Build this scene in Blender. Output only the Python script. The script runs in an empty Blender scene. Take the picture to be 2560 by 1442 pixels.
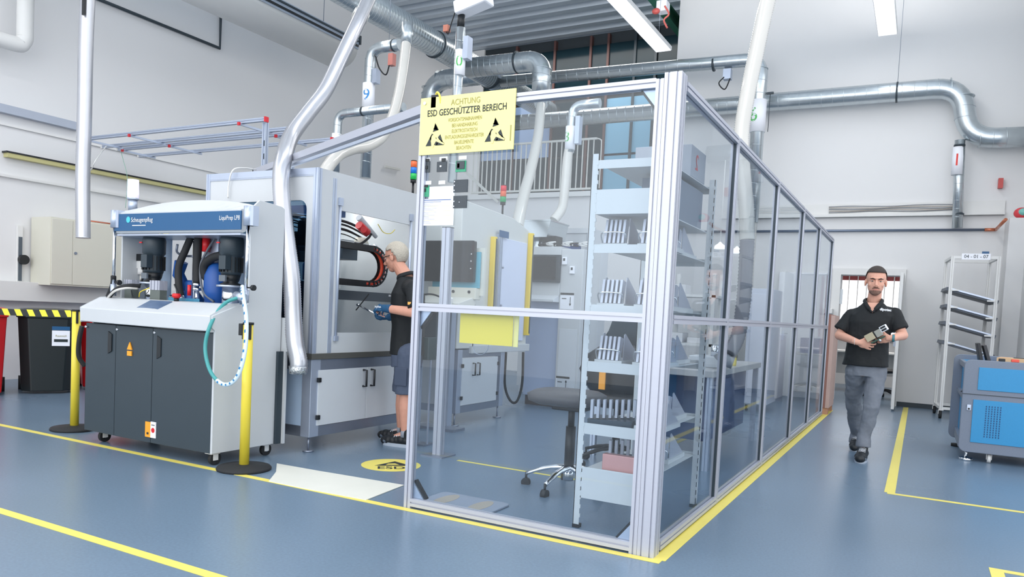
import bpy, math, random
from mathutils import Vector, Matrix
from math import sin, cos, pi, radians
random.seed(7)
C = bpy.context.scene.collection
S = bpy.context.scene

# ---------------------------------------------------------------- camera
F_PX, CY, YAW, PITCH, ROLL, EYE = 1877.25, 874.96, -.4961, -.0512, .0494, 1.16
cyw, syw = cos(YAW), sin(YAW)
_f = Vector((syw*cos(PITCH), cyw*cos(PITCH), sin(PITCH)))
_r0 = Vector((cyw, -syw, 0)); _u0 = _r0.cross(_f)
_r = _r0*cos(ROLL)+_u0*sin(ROLL); _u = -_r0*sin(ROLL)+_u0*cos(ROLL)
cam_d = bpy.data.cameras.new('camera'); cam = bpy.data.objects.new('camera', cam_d); C.objects.link(cam)
cam_d.sensor_width = 36; cam_d.lens = 36*F_PX/2560; cam_d.shift_y = (CY-721)/2560
cam_d.clip_start = .05; cam_d.clip_end = 200
cam.matrix_world = Matrix(((_r.x, _u.x, -_f.x, 0), (_r.y, _u.y, -_f.y, 0), (_r.z, _u.z, -_f.z, EYE), (0, 0, 0, 1)))
S.camera = cam
# ---------------------------------------------------------------- world, lights, exposure
w = bpy.data.worlds.new('daylight'); S.world = w; w.use_nodes = True
bg = w.node_tree.nodes['Background']; bg.inputs[0].default_value = (.93, .955, 1, 1); bg.inputs[1].default_value = 1.75
def area(name, loc, sx, sy, power, rot=(0, 0, 0), col=(1, .97, .94)):
    l = bpy.data.lights.new(name, 'AREA'); l.shape = 'RECTANGLE'; l.size = sx; l.size_y = sy; l.energy = power; l.color = col
    o = bpy.data.objects.new(name, l); C.objects.link(o); o.location = loc; o.rotation_euler = rot
    return o
# the hall's rows of ceiling luminaires (two of them are modelled below where the photo shows them)
for i, (x, y) in enumerate([(-7.6, 2.5), (-7.0, 7.0), (-3.96, 9.4), (-3.96, 5.0), (-3.96, 1.0), (-.7, 10.2), (-.7, 5.6), (-.7, 1.2), (2.4, 3), (2.4, 8)]):
    area('ceiling_lamp', (x, y, 5.44), .24, 3.6, 26); area('upward_fill', (x, y, 5.62), .24, 3.6, 60, (pi, 0, 0))  # upward lamps are added fill: they light the roof for soft bounce
# wide lamp added behind the camera as soft daylight fill
area('daylight_fill', (-2, -4.6, 3.6), 12, 5, 330, (radians(84), 0, 0), (.95, .975, 1))
area('mezzanine_fill', (-6.5, 14.0, 6.9), 4, 1, 85)  # added fill lamp that brightens the mezzanine blinds
area('next_room_lamp', (-.6, 14.9, 2.6), 2.4, 1.6, 40)
S.view_settings.view_transform = 'Standard'; S.view_settings.look = 'None'
S.view_settings.gamma = 1; S.view_settings.use_curve_mapping = False
S.view_settings.exposure = 0.08

# ---------------------------------------------------------------- helpers
def PX(u, v, x=None, y=None, z=None):
    d = _r*((u-1280)/F_PX)+_u*(-(v-CY)/F_PX)+_f
    o = Vector((0, 0, EYE))
    if x is not None: t = x/d.x
    elif y is not None: t = y/d.y
    else: t = (z-EYE)/d.z
    return o+d*t
def lin(c): return tuple(((q/255)/12.92 if q/255 <= .04045 else ((q/255+.055)/1.055)**2.4) for q in c)
MATS = {}
def M(name, c=None, rough=.5, metal=0, noise=.04, bump=0, scale=8, emit=0, alpha=None, spec=.5, stretch=None, coat=0):
    if name in MATS: return MATS[name]
    m = bpy.data.materials.new(name); m.use_nodes = True; nt = m.node_tree; b = nt.nodes['Principled BSDF']
    l = lin(c)
    tc = nt.nodes.new('ShaderNodeTexCoord'); mp = nt.nodes.new('ShaderNodeMapping'); no = nt.nodes.new('ShaderNodeTexNoise')
    nt.links.new(tc.outputs['Object'], mp.inputs[0]); nt.links.new(mp.outputs[0], no.inputs['Vector'])
    if stretch: mp.inputs['Scale'].default_value = stretch
    no.inputs['Scale'].default_value = scale; no.inputs['Detail'].default_value = 4
    mx = nt.nodes.new('ShaderNodeMix'); mx.data_type = 'RGBA'
    nt.links.new(no.outputs[0], mx.inputs[0])
    mx.inputs[6].default_value = tuple(q*(1-noise) for q in l)+(1,); mx.inputs[7].default_value = tuple(min(1, q*(1+noise)) for q in l)+(1,)
    nt.links.new(mx.outputs[2], b.inputs['Base Color'])
    b.inputs['Roughness'].default_value = rough; b.inputs['Metallic'].default_value = metal
    b.inputs['Specular IOR Level'].default_value = spec; b.inputs['Coat Weight'].default_value = coat
    if emit: b.inputs['Emission Color'].default_value = l+(1,); b.inputs['Emission Strength'].default_value = emit
    if bump:
        bp = nt.nodes.new('ShaderNodeBump'); bp.inputs['Strength'].default_value = bump; bp.inputs['Distance'].default_value = .01
        nt.links.new(no.outputs[0], bp.inputs['Height']); nt.links.new(bp.outputs[0], b.inputs['Normal'])
    if alpha is not None: b.inputs['Alpha'].default_value = alpha
    MATS[name] = m; return m
def glass(name, tint=(235, 242, 245), base=.035, rough=.02, graze=.55):
    """thin clear sheet: mostly see-through, reflecting more towards grazing angles"""
    m = bpy.data.materials.new(name); m.use_nodes = True; nt = m.node_tree; nt.nodes.clear()
    o = nt.nodes.new('ShaderNodeOutputMaterial'); t = nt.nodes.new('ShaderNodeBsdfTransparent'); g = nt.nodes.new('ShaderNodeBsdfGlossy')
    lw = nt.nodes.new('ShaderNodeLayerWeight'); lw.inputs[0].default_value = .5; mx = nt.nodes.new('ShaderNodeMixShader')
    pw = nt.nodes.new('ShaderNodeMath'); pw.operation = 'POWER'; nt.links.new(lw.outputs['Facing'], pw.inputs[0]); pw.inputs[1].default_value = 4
    ma = nt.nodes.new('ShaderNodeMath'); ma.operation = 'MULTIPLY_ADD'; nt.links.new(pw.outputs[0], ma.inputs[0]); ma.inputs[1].default_value = graze; ma.inputs[2].default_value = base
    g.inputs['Roughness'].default_value = rough; t.inputs[0].default_value = lin(tint)+(1,)
    nt.links.new(ma.outputs[0], mx.inputs[0]); nt.links.new(t.outputs[0], mx.inputs[1]); nt.links.new(g.outputs[0], mx.inputs[2]); nt.links.new(mx.outputs[0], o.inputs[0])
    MATS[name] = m; return m
def stripes(name, c1, c2, scale, direction='X', duty=.5, rough=.5, diag=0):
    m = bpy.data.materials.new(name); m.use_nodes = True; nt = m.node_tree; b = nt.nodes['Principled BSDF']
    tc = nt.nodes.new('ShaderNodeTexCoord'); sp = nt.nodes.new('ShaderNodeSeparateXYZ'); nt.links.new(tc.outputs['Object'], sp.inputs[0])
    a = nt.nodes.new('ShaderNodeMath'); a.operation = 'MULTIPLY_ADD'; nt.links.new(sp.outputs['Z'], a.inputs[0]); a.inputs[1].default_value = diag; nt.links.new(sp.outputs[direction], a.inputs[2])
    q = nt.nodes.new('ShaderNodeMath'); q.operation = 'MULTIPLY'; nt.links.new(a.outputs[0], q.inputs[0]); q.inputs[1].default_value = scale
    fr = nt.nodes.new('ShaderNodeMath'); fr.operation = 'FRACT'; nt.links.new(q.outputs[0], fr.inputs[0])
    gt = nt.nodes.new('ShaderNodeMath'); gt.operation = 'GREATER_THAN'; nt.links.new(fr.outputs[0], gt.inputs[0]); gt.inputs[1].default_value = duty
    mx = nt.nodes.new('ShaderNodeMix'); mx.data_type = 'RGBA'; nt.links.new(gt.outputs[0], mx.inputs[0])
    mx.inputs[6].default_value = lin(c1)+(1,); mx.inputs[7].default_value = lin(c2)+(1,); nt.links.new(mx.outputs[2], b.inputs['Base Color'])
    b.inputs['Roughness'].default_value = rough; MATS[name] = m; return m

OFF = {}
def off_of(o):
    while o.parent: o = o.parent
    return OFF.get(o.name, Vector((0, 0, 0)))
class MB:
    def __init__(s): s.v = []; s.f = []; s.sm = []; s.mi = []
    def add(s, vs, fs, smooth=False, mi=0):
        k = len(s.v); s.v += [Vector(q) for q in vs]
        for f in fs: s.f.append([i+k for i in f]); s.sm.append(smooth); s.mi.append(mi)
        return s
    def box(s, x0, x1, y0, y1, z0, z1, mi=0):
        x0, x1 = sorted((x0, x1)); y0, y1 = sorted((y0, y1)); z0, z1 = sorted((z0, z1))
        return s.add([(x, y, z) for x in (x0, x1) for y in (y0, y1) for z in (z0, z1)],
              [(0, 1, 3, 2), (4, 6, 7, 5), (0, 4, 5, 1), (2, 3, 7, 6), (0, 2, 6, 4), (1, 5, 7, 3)], mi=mi)
    def obox(s, c, sx, sy, sz, rot=None, mi=0):
        R = rot if rot is not None else Matrix.Identity(3); c = Vector(c)
        return s.add([c+R @ Vector((x*sx/2, y*sy/2, z*sz/2)) for x in (-1, 1) for y in (-1, 1) for z in (-1, 1)],
              [(0, 1, 3, 2), (4, 6, 7, 5), (0, 4, 5, 1), (2, 3, 7, 6), (0, 2, 6, 4), (1, 5, 7, 3)], mi=mi)
    def bar(s, a, b, w, h, up=(0, 0, 1), mi=0):
        a = Vector(a); b = Vector(b); d = b-a; L = d.length; d.normalize(); u = Vector(up)
        if abs(d.dot(u)) > .98: u = Vector((1, 0, 0))
        r = d.cross(u).normalized(); u = r.cross(d); R = Matrix((r, d, u)).transposed()
        return s.obox((a+b)/2, w, L, h, R, mi)
    def tube(s, pts, r, n=12, caps=True, smooth=True, mi=0, sq=1):
        pts = [Vector(p) for p in pts]; N = len(pts); rr = r if isinstance(r, (list, tuple)) else [r]*N
        t = (pts[1]-pts[0]).normalized(); a = Vector((0, 0, 1)) if abs(t.z) < .9 else Vector((1, 0, 0))
        nv = t.cross(a).normalized(); vs = []; fs = []
        for i, p in enumerate(pts):
            if i == 0: t2 = t
            elif i == N-1: t2 = (pts[i]-pts[i-1])
            else: t2 = pts[i+1]-pts[i-1]
            t2 = t2.normalized() if t2.length > 1e-9 else t
            nv = (nv-t2*nv.dot(t2)); nv = nv.normalized() if nv.length > 1e-6 else t2.orthogonal().normalized()
            bv = t2.cross(nv); t = t2
            for j in range(n):
                an = 2*pi*j/n; vs.append(p+nv*cos(an)*rr[i]+bv*sin(an)*rr[i]*sq)
        for i in range(N-1):
            for j in range(n): fs.append((i*n+j, i*n+(j+1) % n, (i+1)*n+(j+1) % n, (i+1)*n+j))
        s.add(vs, fs, smooth, mi)
        if caps: k = len(s.v)-len(vs); s.f.append([k+j for j in range(n)][::-1]); s.sm.append(False); s.mi.append(mi); s.f.append([k+(N-1)*n+j for j in range(n)]); s.sm.append(False); s.mi.append(mi)
        return s
    def cyl(s, a, b, r, r2=None, n=18, smooth=True, mi=0): return s.tube([a, b], [r, r if r2 is None else r2], n, True, smooth, mi)
    def ell(s, c, rx, ry=None, rz=None, R=None, n=14, m=10, mi=0, keep=None):
        ry = rx if ry is None else ry; rz = rx if rz is None else rz; c = Vector(c); R = R if R is not None else Matrix.Identity(3)
        loc = []; vs = []
        for i in range(m+1):
            th = pi*i/m
            for j in range(n):
                q = Vector((rx*sin(th)*cos(2*pi*j/n), ry*sin(th)*sin(2*pi*j/n), rz*cos(th))); loc.append(q); vs.append(c+R @ q)
        fs = [(i*n+j, (i+1)*n+j, (i+1)*n+(j+1) % n, i*n+(j+1) % n) for i in range(m) for j in range(n)]
        if keep: fs = [f for f in fs if keep(sum((loc[k] for k in f), Vector())/4)]
        fs2 = []
        for f in fs:
            i0 = f[0]//n
            if i0 == 0: fs2.append((f[0], f[1], f[2]))
            elif i0 == m-1: fs2.append((f[0], f[1], f[3]))
            else: fs2.append(f)
        return s.add(vs, fs2, True, mi)
    def prism(s, poly, ax, a0, a1, mi=0, smooth=False):
        # poly in the two other axes, in order (x->(y,z)), (y->(x,z)), (z->(x,y))
        def q(p, a): return (a, p[0], p[1]) if ax == 'x' else ((p[0], a, p[1]) if ax == 'y' else (p[0], p[1], a))
        n = len(poly); vs = [q(p, a0) for p in poly]+[q(p, a1) for p in poly]
        s.add(vs, [list(range(n))[::-1], [n+i for i in range(n)]], False, mi)
        k = len(s.v)-2*n
        for i in range(n): s.f.append([k+i, k+(i+1) % n, k+n+(i+1) % n, k+n+i]); s.sm.append(smooth); s.mi.append(mi)
        return s
    def loft(s, rings, n=20, mi=0, e=1.0):
        vs = []
        for (c, rx, ry) in rings:
            for j in range(n):
                a = 2*pi*j/n; ca, sa = cos(a), sin(a)
                vs.append((c[0]+rx*math.copysign(abs(ca)**e, ca), c[1]+ry*math.copysign(abs(sa)**e, sa), c[2]))
        N = len(rings); fs = [(i*n+j, i*n+(j+1) % n, (i+1)*n+(j+1) % n, (i+1)*n+j) for i in range(N-1) for j in range(n)]
        fs += [list(range(n))[::-1], [(N-1)*n+j for j in range(n)]]
        return s.add(vs, fs, True, mi)
    def lathe(s, c, prof, n=24, ax='z', mi=0, smooth=True):
        c = Vector(c); vs = []
        for (r, h) in prof:
            for j in range(n):
                a = 2*pi*j/n
                p = (r*cos(a), r*sin(a), h) if ax == 'z' else ((h, r*cos(a), r*sin(a)) if ax == 'x' else (r*cos(a), h, r*sin(a)))
                vs.append(c+Vector(p))
        N = len(prof); fs = [(i*n+j, i*n+(j+1) % n, (i+1)*n+(j+1) % n, (i+1)*n+j) for i in range(N-1) for j in range(n)]
        s.add(vs, fs, smooth, mi); k = len(s.v)-len(vs)
        s.f += [[k+j for j in range(n)][::-1], [k+(N-1)*n+j for j in range(n)]]; s.sm += [False]*2; s.mi += [mi]*2
        return s
    def tslot(s, ax, a0, a1, b0, b1, c0, c1, nb=1, nc=1, mi=0, hw=.004, dp=.008):
        def side(p, q, n):
            out = [p]; p = Vector(p); q = Vector(q); d = q-p; L = d.length; d.normalize(); inn = Vector((-d.y, d.x))
            for i in range(n):
                m = p+d*(L*(i+.5)/n); out += [tuple(m-d*hw), tuple(m-d*hw+inn*dp), tuple(m+d*hw+inn*dp), tuple(m+d*hw)]
            return out
        poly = side((b0, c0), (b1, c0), nb)+side((b1, c0), (b1, c1), nc)+side((b1, c1), (b0, c1), nb)+side((b0, c1), (b0, c0), nc)
        return s.prism(poly, ax, a0, a1, mi)
    def text(s, st, size, mat4, depth=.0006, align='CENTER', mi=0, curve=None, sx=1.0, bold=0):
        key = (st, round(size, 4), depth, align, bold)
        if key not in TX:
            cu = bpy.data.curves.new('t', 'FONT'); cu.body = st; cu.size = size; cu.align_x = align; cu.align_y = 'CENTER'; cu.extrude = depth/2; cu.resolution_u = 3; cu.offset = bold
            o = bpy.data.objects.new('t', cu); C.objects.link(o)
            me = bpy.data.meshes.new_from_object(o)
            TX[key] = ([v.co.copy() for v in me.vertices], [list(p.vertices) for p in me.polygons])
            bpy.data.objects.remove(o); bpy.data.curves.remove(cu); bpy.data.meshes.remove(me)
        vs, fs = TX[key]
        if curve: vs = [Vector((curve*sin(v.x*sx/curve), v.y, curve*(cos(v.x*sx/curve)-1)+v.z)) for v in vs]
        else: vs = [Vector((v.x*sx, v.y, v.z)) for v in vs]
        return s.add([mat4 @ v for v in vs], fs, False, mi)
    def build(s, name, mats, parent=None, bevel=0, base=None, solid=0, sub=0):
        me = bpy.data.meshes.new(name)
        off = off_of(parent) if parent else (Vector(base) if base is not None else Vector((0, 0, 0)))
        me.from_pydata([v-off for v in s.v], [], s.f)
        for i, p in enumerate(me.polygons): p.use_smooth = s.sm[i]; p.material_index = s.mi[i]
        for m in (mats if isinstance(mats, (list, tuple)) else [mats]): me.materials.append(m)
        me.validate(); me.update()
        o = bpy.data.objects.new(name, me); C.objects.link(o)
        if parent: o.parent = parent
        else: o.location = off
        if solid: q = o.modifiers.new('solid', 'SOLIDIFY'); q.thickness = solid; q.offset = 0
        if bevel: q = o.modifiers.new('bevel', 'BEVEL'); q.width = bevel; q.segments = 2; q.limit_method = 'ANGLE'; q.angle_limit = radians(40)
        if sub: q = o.modifiers.new('sub', 'SUBSURF'); q.levels = sub; q.render_levels = sub
        return o
TX = {}
def thing(name, label, cat, loc, group=None, local=False, rz=0):
    o = bpy.data.objects.new(name, None); o.empty_display_size = .1; C.objects.link(o); o.location = loc; o.rotation_euler.z = rz
    OFF[o.name] = Vector((0, 0, 0)) if local else Vector(loc)
    o['label'] = label; o['category'] = cat
    if group: o['group'] = group
    return o
def tag(o, label, cat, group=None, kind=None):
    o['label'] = label; o['category'] = cat
    if group: o['group'] = group
    if kind: o['kind'] = kind
    return o
def struct(name, mb, m, bevel=0):
    o = mb.build(name, m, bevel=bevel); o['kind'] = 'structure'; return o
def dup(root, loc, rz=None, label=None, group=None):
    def cp(o, par):
        c = o.copy(); C.objects.link(c); c.parent = par
        for ch in kids.get(o.name, []): cp(ch, c)
        return c
    kids = {}
    def walk(o):
        kids[o.name] = list(o.children)
        for ch in o.children: walk(ch)
    walk(root); r = cp(root, None); r.location = loc
    if rz is not None: r.rotation_euler.z = rz
    if label: r['label'] = label
    if group: r['group'] = group
    OFF[r.name] = Vector((0, 0, 0))
    return r
def spl(pts, k=8):
    pts = [Vector(p) for p in pts]; P = [pts[0]*2-pts[1]]+pts+[pts[-1]*2-pts[-2]]; out = []
    for i in range(1, len(P)-2):
        for j in range(k):
            t = j/k; a, b, c, d = P[i-1], P[i], P[i+1], P[i+2]
            out.append(.5*((2*b)+(c-a)*t+(2*a-5*b+4*c-d)*t*t+(3*b-a-3*c+d)*t**3))
    return out+[pts[-1]]
def resample(pts, step):
    out = [pts[0]]; acc = 0
    for a, b in zip(pts, pts[1:]):
        L = (b-a).length
        if L < 1e-9: continue
        d = (b-a)/L; t = step-acc
        while t <= L: out.append(a+d*t); t += step
        acc = L-(t-step)
    out.append(pts[-1]); return out
def flex(mb, pts, r, step=.009, depth=.06, n=18, mi=0):
    p = resample(spl(pts, 16), step); rr = [r*(1-(depth if i % 2 else 0)) for i in range(len(p))]
    return mb.tube(p, rr, n, True, True, mi)
def duct(mb, pts, r, pitch=.12, n=24):
    """spiral duct: straight runs joined by swept elbows, with raised seams"""
    pts = [Vector(p) for p in pts]; path = [pts[0]]
    for i in range(1, len(pts)-1):
        a, b, c = pts[i-1], pts[i], pts[i+1]; R = min(r*2.6, (a-b).length*.48, (c-b).length*.48)
        p0 = b+(a-b).normalized()*R; p1 = b+(c-b).normalized()*R
        for k in range(9):
            t = k/8; path.append(p0*(1-t)**2+b*2*t*(1-t)+p1*t*t)
    path.append(pts[-1]); mb.tube(path, r, n)
    L = 0
    for a, b in zip(pts, pts[1:]):
        d = (b-a); ln = d.length; d.normalize(); o = d.orthogonal().normalized(); k = .15 if ln > .4 else 9
        while k < ln-.15:
            p = a+d*k; dd = (d+o*.12).normalized(); mb.tube([p-dd*.004, p+dd*.004], r*1.014, n, True); k += pitch
    return mb
def circ(mb, c, r, ax, h, n=20, mi=0):
    c = Vector(c); d = {'x': Vector((1, 0, 0)), 'y': Vector((0, 1, 0)), 'z': Vector((0, 0, 1))}[ax]*h/2
    return mb.cyl(c-d, c+d, r, n=n, mi=mi)
def rrect(x0, x1, y0, y1, r, k=5):
    out = []
    for (cx, cy, a0) in ((x1-r, y0+r, -pi/2), (x1-r, y1-r, 0), (x0+r, y1-r, pi/2), (x0+r, y0+r, pi)):
        for i in range(k+1): a = a0+pi/2*i/k; out.append((cx+r*cos(a), cy+r*sin(a)))
    return out
def frame_with_hole(mb, ax, a0, a1, b0, b1, c0, c1, hb0, hb1, hc0, hc1, r=0, mi=0):
    """panel with an opening; the opening may have rounded corners"""
    ins = rrect(hb0, hb1, hc0, hc1, max(r, .0005), 5); n = len(ins)
    def q(p, a): return (a, p[0], p[1]) if ax == 'x' else ((p[0], a, p[1]) if ax == 'y' else (p[0], p[1], a))
    cor = [(b1, c0), (b1, c1), (b0, c1), (b0, c0)]; vs = [q(p, a) for a in (a0, a1) for p in ins]+[q(p, a) for a in (a0, a1) for p in cor]
    fs = []; k = n//4
    for s_ in (0, 1):
        for g in range(4):
            C0 = 2*n+s_*4+g
            for i in range(k-1): fs.append((s_*n+g*k+i, s_*n+g*k+i+1, C0))
            i1 = g*k+k-1; i2 = ((g+1) % 4)*k; fs.append((s_*n+i1, s_*n+i2, 2*n+s_*4+(g+1) % 4, C0))
    for i in range(n): fs.append((i, (i+1) % n, n+(i+1) % n, n+i))
    for g in range(4): fs.append((2*n+g, 2*n+(g+1) % 4, 2*n+4+(g+1) % 4, 2*n+4+g))
    return mb.add(vs, fs, False, mi)
def face_matrix(origin, right, up):
    r = Vector(right).normalized(); u = Vector(up).normalized(); n = r.cross(u)
    m = Matrix((r, u, n)).transposed().to_4x4(); m.translation = Vector(origin); return m
FY = lambda x, y, z: face_matrix((x, y, z), (1, 0, 0), (0, 0, 1))      # lettering that faces the camera side (-Y)
FX = lambda x, y, z: face_matrix((x, y, z), (0, 1, 0), (0, 0, 1))      # lettering that faces +X
# ---------------------------------------------------------------- materials
white = M('white_paint', (222, 222, 220), .6, noise=.015)
wallw = M('wall_plaster', (224, 224, 224), .8, noise=.015, scale=1.5, bump=.02)
machine = M('machine_white', (196, 200, 203), .42, noise=.02)
machine_w = M('machine_cool_white', (204, 209, 214), .4, noise=.02)
alu = M('anodised_aluminium', (182, 185, 196), .38, metal=.35, noise=.03, stretch=(1, 1, 12))
steel = M('brushed_steel', (150, 158, 172), .38, metal=.75, noise=.06, stretch=(40, 1, 1))
steel_v = M('brushed_steel_edge', (185, 195, 212), .35, metal=.6, noise=.05)
galv = M('galvanised_duct', (196, 204, 208), .27, metal=.85, noise=.12, scale=14)
chrome = M('chrome', (225, 228, 232), .12, metal=1, noise=.01)
dark = M('charcoal_panel', (46, 58, 66), .45, noise=.05)
black = M('black_plastic', (20, 24, 28), .45, noise=.05)
blacks = M('black_gloss', (12, 20, 26), .1, noise=.02)
rubber = M('black_rubber', (28, 30, 33), .7, noise=.08)
yellow = M('barrier_yellow', (228, 208, 66), .35, noise=.02)
tape = M('yellow_floor_tape', (228, 213, 104), .45, noise=.04, scale=20)
signy = M('sign_yellow', (236, 226, 146), .35, noise=.01)
yplate = M('plate_yellow', (232, 212, 84), .4, noise=.01)
blk_ink = M('black_ink', (28, 40, 42), .5, noise=.02)
olive_ink = M('faded_ink', (150, 145, 80), .5, noise=.05)
red = M('bin_red', (206, 26, 32), .4, noise=.04)
redcap = M('red_cap', (206, 40, 52), .4)
blue = M('name_strip_blue', (18, 82, 128), .35, noise=.02)
bluepump = M('pump_blue', (22, 78, 152), .45, noise=.05)
teal = M('teal_hose', (62, 150, 150), .4, noise=.05)
beige = M('cabinet_beige', (214, 212, 198), .5, noise=.01)
paper = M('paper', (238, 240, 246), .7, noise=.01)
orange = M('orange_label', (240, 160, 40), .5)
skin = M('skin', (214, 160, 138), .5, noise=.06, scale=30)
hose_w = M('clear_hose', (216, 214, 208), .22, noise=.03, alpha=.86, coat=.6)
hose_s = M('silver_hose', (196, 198, 204), .3, metal=.75, noise=.06)
panel = glass('clear_panel', (244, 248, 251), .03, .01, .4)
tint = glass('tinted_guard', (160, 186, 206), .05, .03)
green_pcb = M('circuit_green', (44, 150, 110), .4, noise=.35, scale=160)
black_pcb = M('circuit_black', (44, 54, 62), .35, noise=.6, scale=200)

# ---------------------------------------------------------------- floor
fl = bpy.data.materials.new('linoleum_floor'); fl.use_nodes = True; nt = fl.node_tree; b = nt.nodes['Principled BSDF']
tc = nt.nodes.new('ShaderNodeTexCoord'); n1 = nt.nodes.new('ShaderNodeTexNoise'); n2 = nt.nodes.new('ShaderNodeTexNoise')
n1.inputs['Scale'].default_value = .9; n1.inputs['Detail'].default_value = 1; n2.inputs['Scale'].default_value = 70; n2.inputs['Detail'].default_value = 2
for n in (n1, n2): nt.links.new(tc.outputs['Object'], n.inputs['Vector'])
mx = nt.nodes.new('ShaderNodeMix'); mx.data_type = 'RGBA'; nt.links.new(n1.outputs[0], mx.inputs[0])
mx.inputs[6].default_value = lin((98, 119, 138))+(1,); mx.inputs[7].default_value = lin((110, 131, 152))+(1,)
m2 = nt.nodes.new('ShaderNodeMix'); m2.data_type = 'RGBA'; m2.blend_type = 'OVERLAY'; m2.inputs[0].default_value = .22
nt.links.new(mx.outputs[2], m2.inputs[6]); nt.links.new(n2.outputs[0], m2.inputs[7]); nt.links.new(m2.outputs[2], b.inputs['Base Color'])
rr = nt.nodes.new('ShaderNodeMapRange'); nt.links.new(n1.outputs[0], rr.inputs[0]); rr.inputs[3].default_value = .24; rr.inputs[4].default_value = .34; b.inputs['Specular IOR Level'].default_value = .65; nt.links.new(rr.outputs[0], b.inputs['Roughness'])
bp = nt.nodes.new('ShaderNodeBump'); bp.inputs['Strength'].default_value = .025; bp.inputs['Distance'].default_value = .01; nt.links.new(n2.outputs[0], bp.inputs['Height']); nt.links.new(bp.outputs[0], b.inputs['Normal'])
struct('floor', MB().box(-10.4, 7, -5, 18, -.1, 0), fl)

# ---------------------------------------------------------------- shell
CEIL = 7.15
struct('wall_left', MB().box(-10.2, -10, -1, 17, 0, CEIL), wallw)
wb = MB()
wb.box(-10.2, -4.05, 13, 13.25, 0, 3.45)
DX0, DX1, DZ = -1.16, -.33, 2.0
wb.box(-4.05, DX0, 13, 13.25, 0, CEIL).box(DX0, DX1, 13, 13.25, DZ, CEIL).box(DX1, 6, 13, 13.25, 0, CEIL)
struct('wall_back', wb, wallw)
struct('wall_right', MB().box(1.18, 1.45, 10.9, 13, 0, CEIL), wallw)
struct('trim_1', MB().box(.97, 1.18, 12.35, 13, 0, 2.78), wallw, .004)
struct('baseboard_back', MB().box(DX1+.07, 6, 12.985, 13, 0, .07).box(-4, DX0-.2, 12.985, 13, 0, .07), dark)
struct('trim_2', MB().box(DX0-.12, DX0-.001, 12.94, 12.997, 0, DZ+.1).box(DX0-.001, DX1+.001, 12.94, 12.997, DZ+.001, DZ+.1).box(DX1+.001, DX1+.08, 12.94, 12.997, 0, DZ+.1), white)
# mezzanine behind the upper opening
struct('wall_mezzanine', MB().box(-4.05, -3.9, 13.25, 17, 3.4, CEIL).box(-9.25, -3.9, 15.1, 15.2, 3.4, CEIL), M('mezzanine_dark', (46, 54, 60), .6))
struct('wall_landing', MB().box(-10, -9.25, 15.05, 15.2, 3.4, CEIL), wallw)
struct('trim_3', MB().box(-10, -4.05, 12.9, 15.2, 3.36, 3.45), white)
# corrugated roof
cr = MB(); y = 1.0; prof = []
while y < 15.2:
    prof += [(y, CEIL+.09), (y+.17, CEIL+.09), (y+.2, CEIL), (y+.36, CEIL), (y+.39, CEIL+.09)]; y += .39
top = [(p[0], p[1]+.05) for p in prof][::-1]
cr.prism(prof+top, 'x', -10.2, 6); struct('ceiling', cr, M('corrugated_sheet', (186, 196, 206), .45, metal=.25, noise=.03))
# office windows on the mezzanine
wm = M('window_brown', (92, 62, 58), .5); dglass = M('office_glass', (26, 46, 54), .15, noise=.3, scale=2, spec=.2)
lblue = M('blind_blue', (120, 172, 200), .6, noise=.04, stretch=(1, 1, 20)); lil = M('sky_reflection_glass', (150, 172, 206), .1, noise=.1)  # lilac panes carry the sky's reflection in their colour
cols = [(-9.2, -8.4, dglass, lil), (-8.35, -7.45, dglass, lil), (-7.4, -6.6, dglass, dglass), (-6.55, -6.2, dglass, wm), (-6.15, -5.6, lblue, lblue), (-5.55, -5.15, lblue, lblue), (-5.08, -4.1, dglass, dglass)]
for i, (a, b_, lo, hi) in enumerate(cols):
    struct('window_%d' % (i+1), MB().box(a, b_, 15.04, 15.09, 3.5, 4.55), lo)
    struct('window_%d' % (i+10), MB().box(a, b_, 15.04, 15.09, 4.6, 5.75), hi if i != 3 else dglass)
    struct('window_%d' % (i+20), MB().box(a, b_, 15.04, 15.09, 5.85, 6.9), dglass)
    struct('trim_%d' % (i+40), MB().box(b_, b_+.05, 15.0, 15.1, 3.45, 7.1), wm if i < 4 else dark)

# room beyond the doorway
nr = MB().box(-3.5, -3.4, 13.25, 17, 0, 3).box(2.2, 2.3, 13.25, 17, 0, 3).box(-3.4, 2.2, 13.25, 17, 2.9, 3)
nr.box(-3.4, -1.75, 17, 17.1, 0, 3).box(-.28, 2.2, 17, 17.1, 0, 3).box(-1.75, -.28, 17, 17.1, 0, .95).box(-1.75, -.28, 17, 17.1, 2.42, 3)
struct('wall_far', nr, wallw)
wf = MB(); frame_with_hole(wf, 'y', 16.94, 17.0, -1.75, -.28, .95, 2.42, -1.62, -.4, 1.05, 2.15)
struct('window_30', wf, M('window_frame_red', (150, 60, 62), .5))
bl = MB()
for k in range(9): bl.obox((-1.68+k*.165, 16.85, 1.68), .012, .09, 1.5, Matrix.Rotation(radians(8), 3, 'Z'))
tag(bl.build('vertical_blind', white, base=(-1, 16.85, .93)), 'white vertical slat blind hanging at the red framed window beyond the doorway', 'blind')
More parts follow.
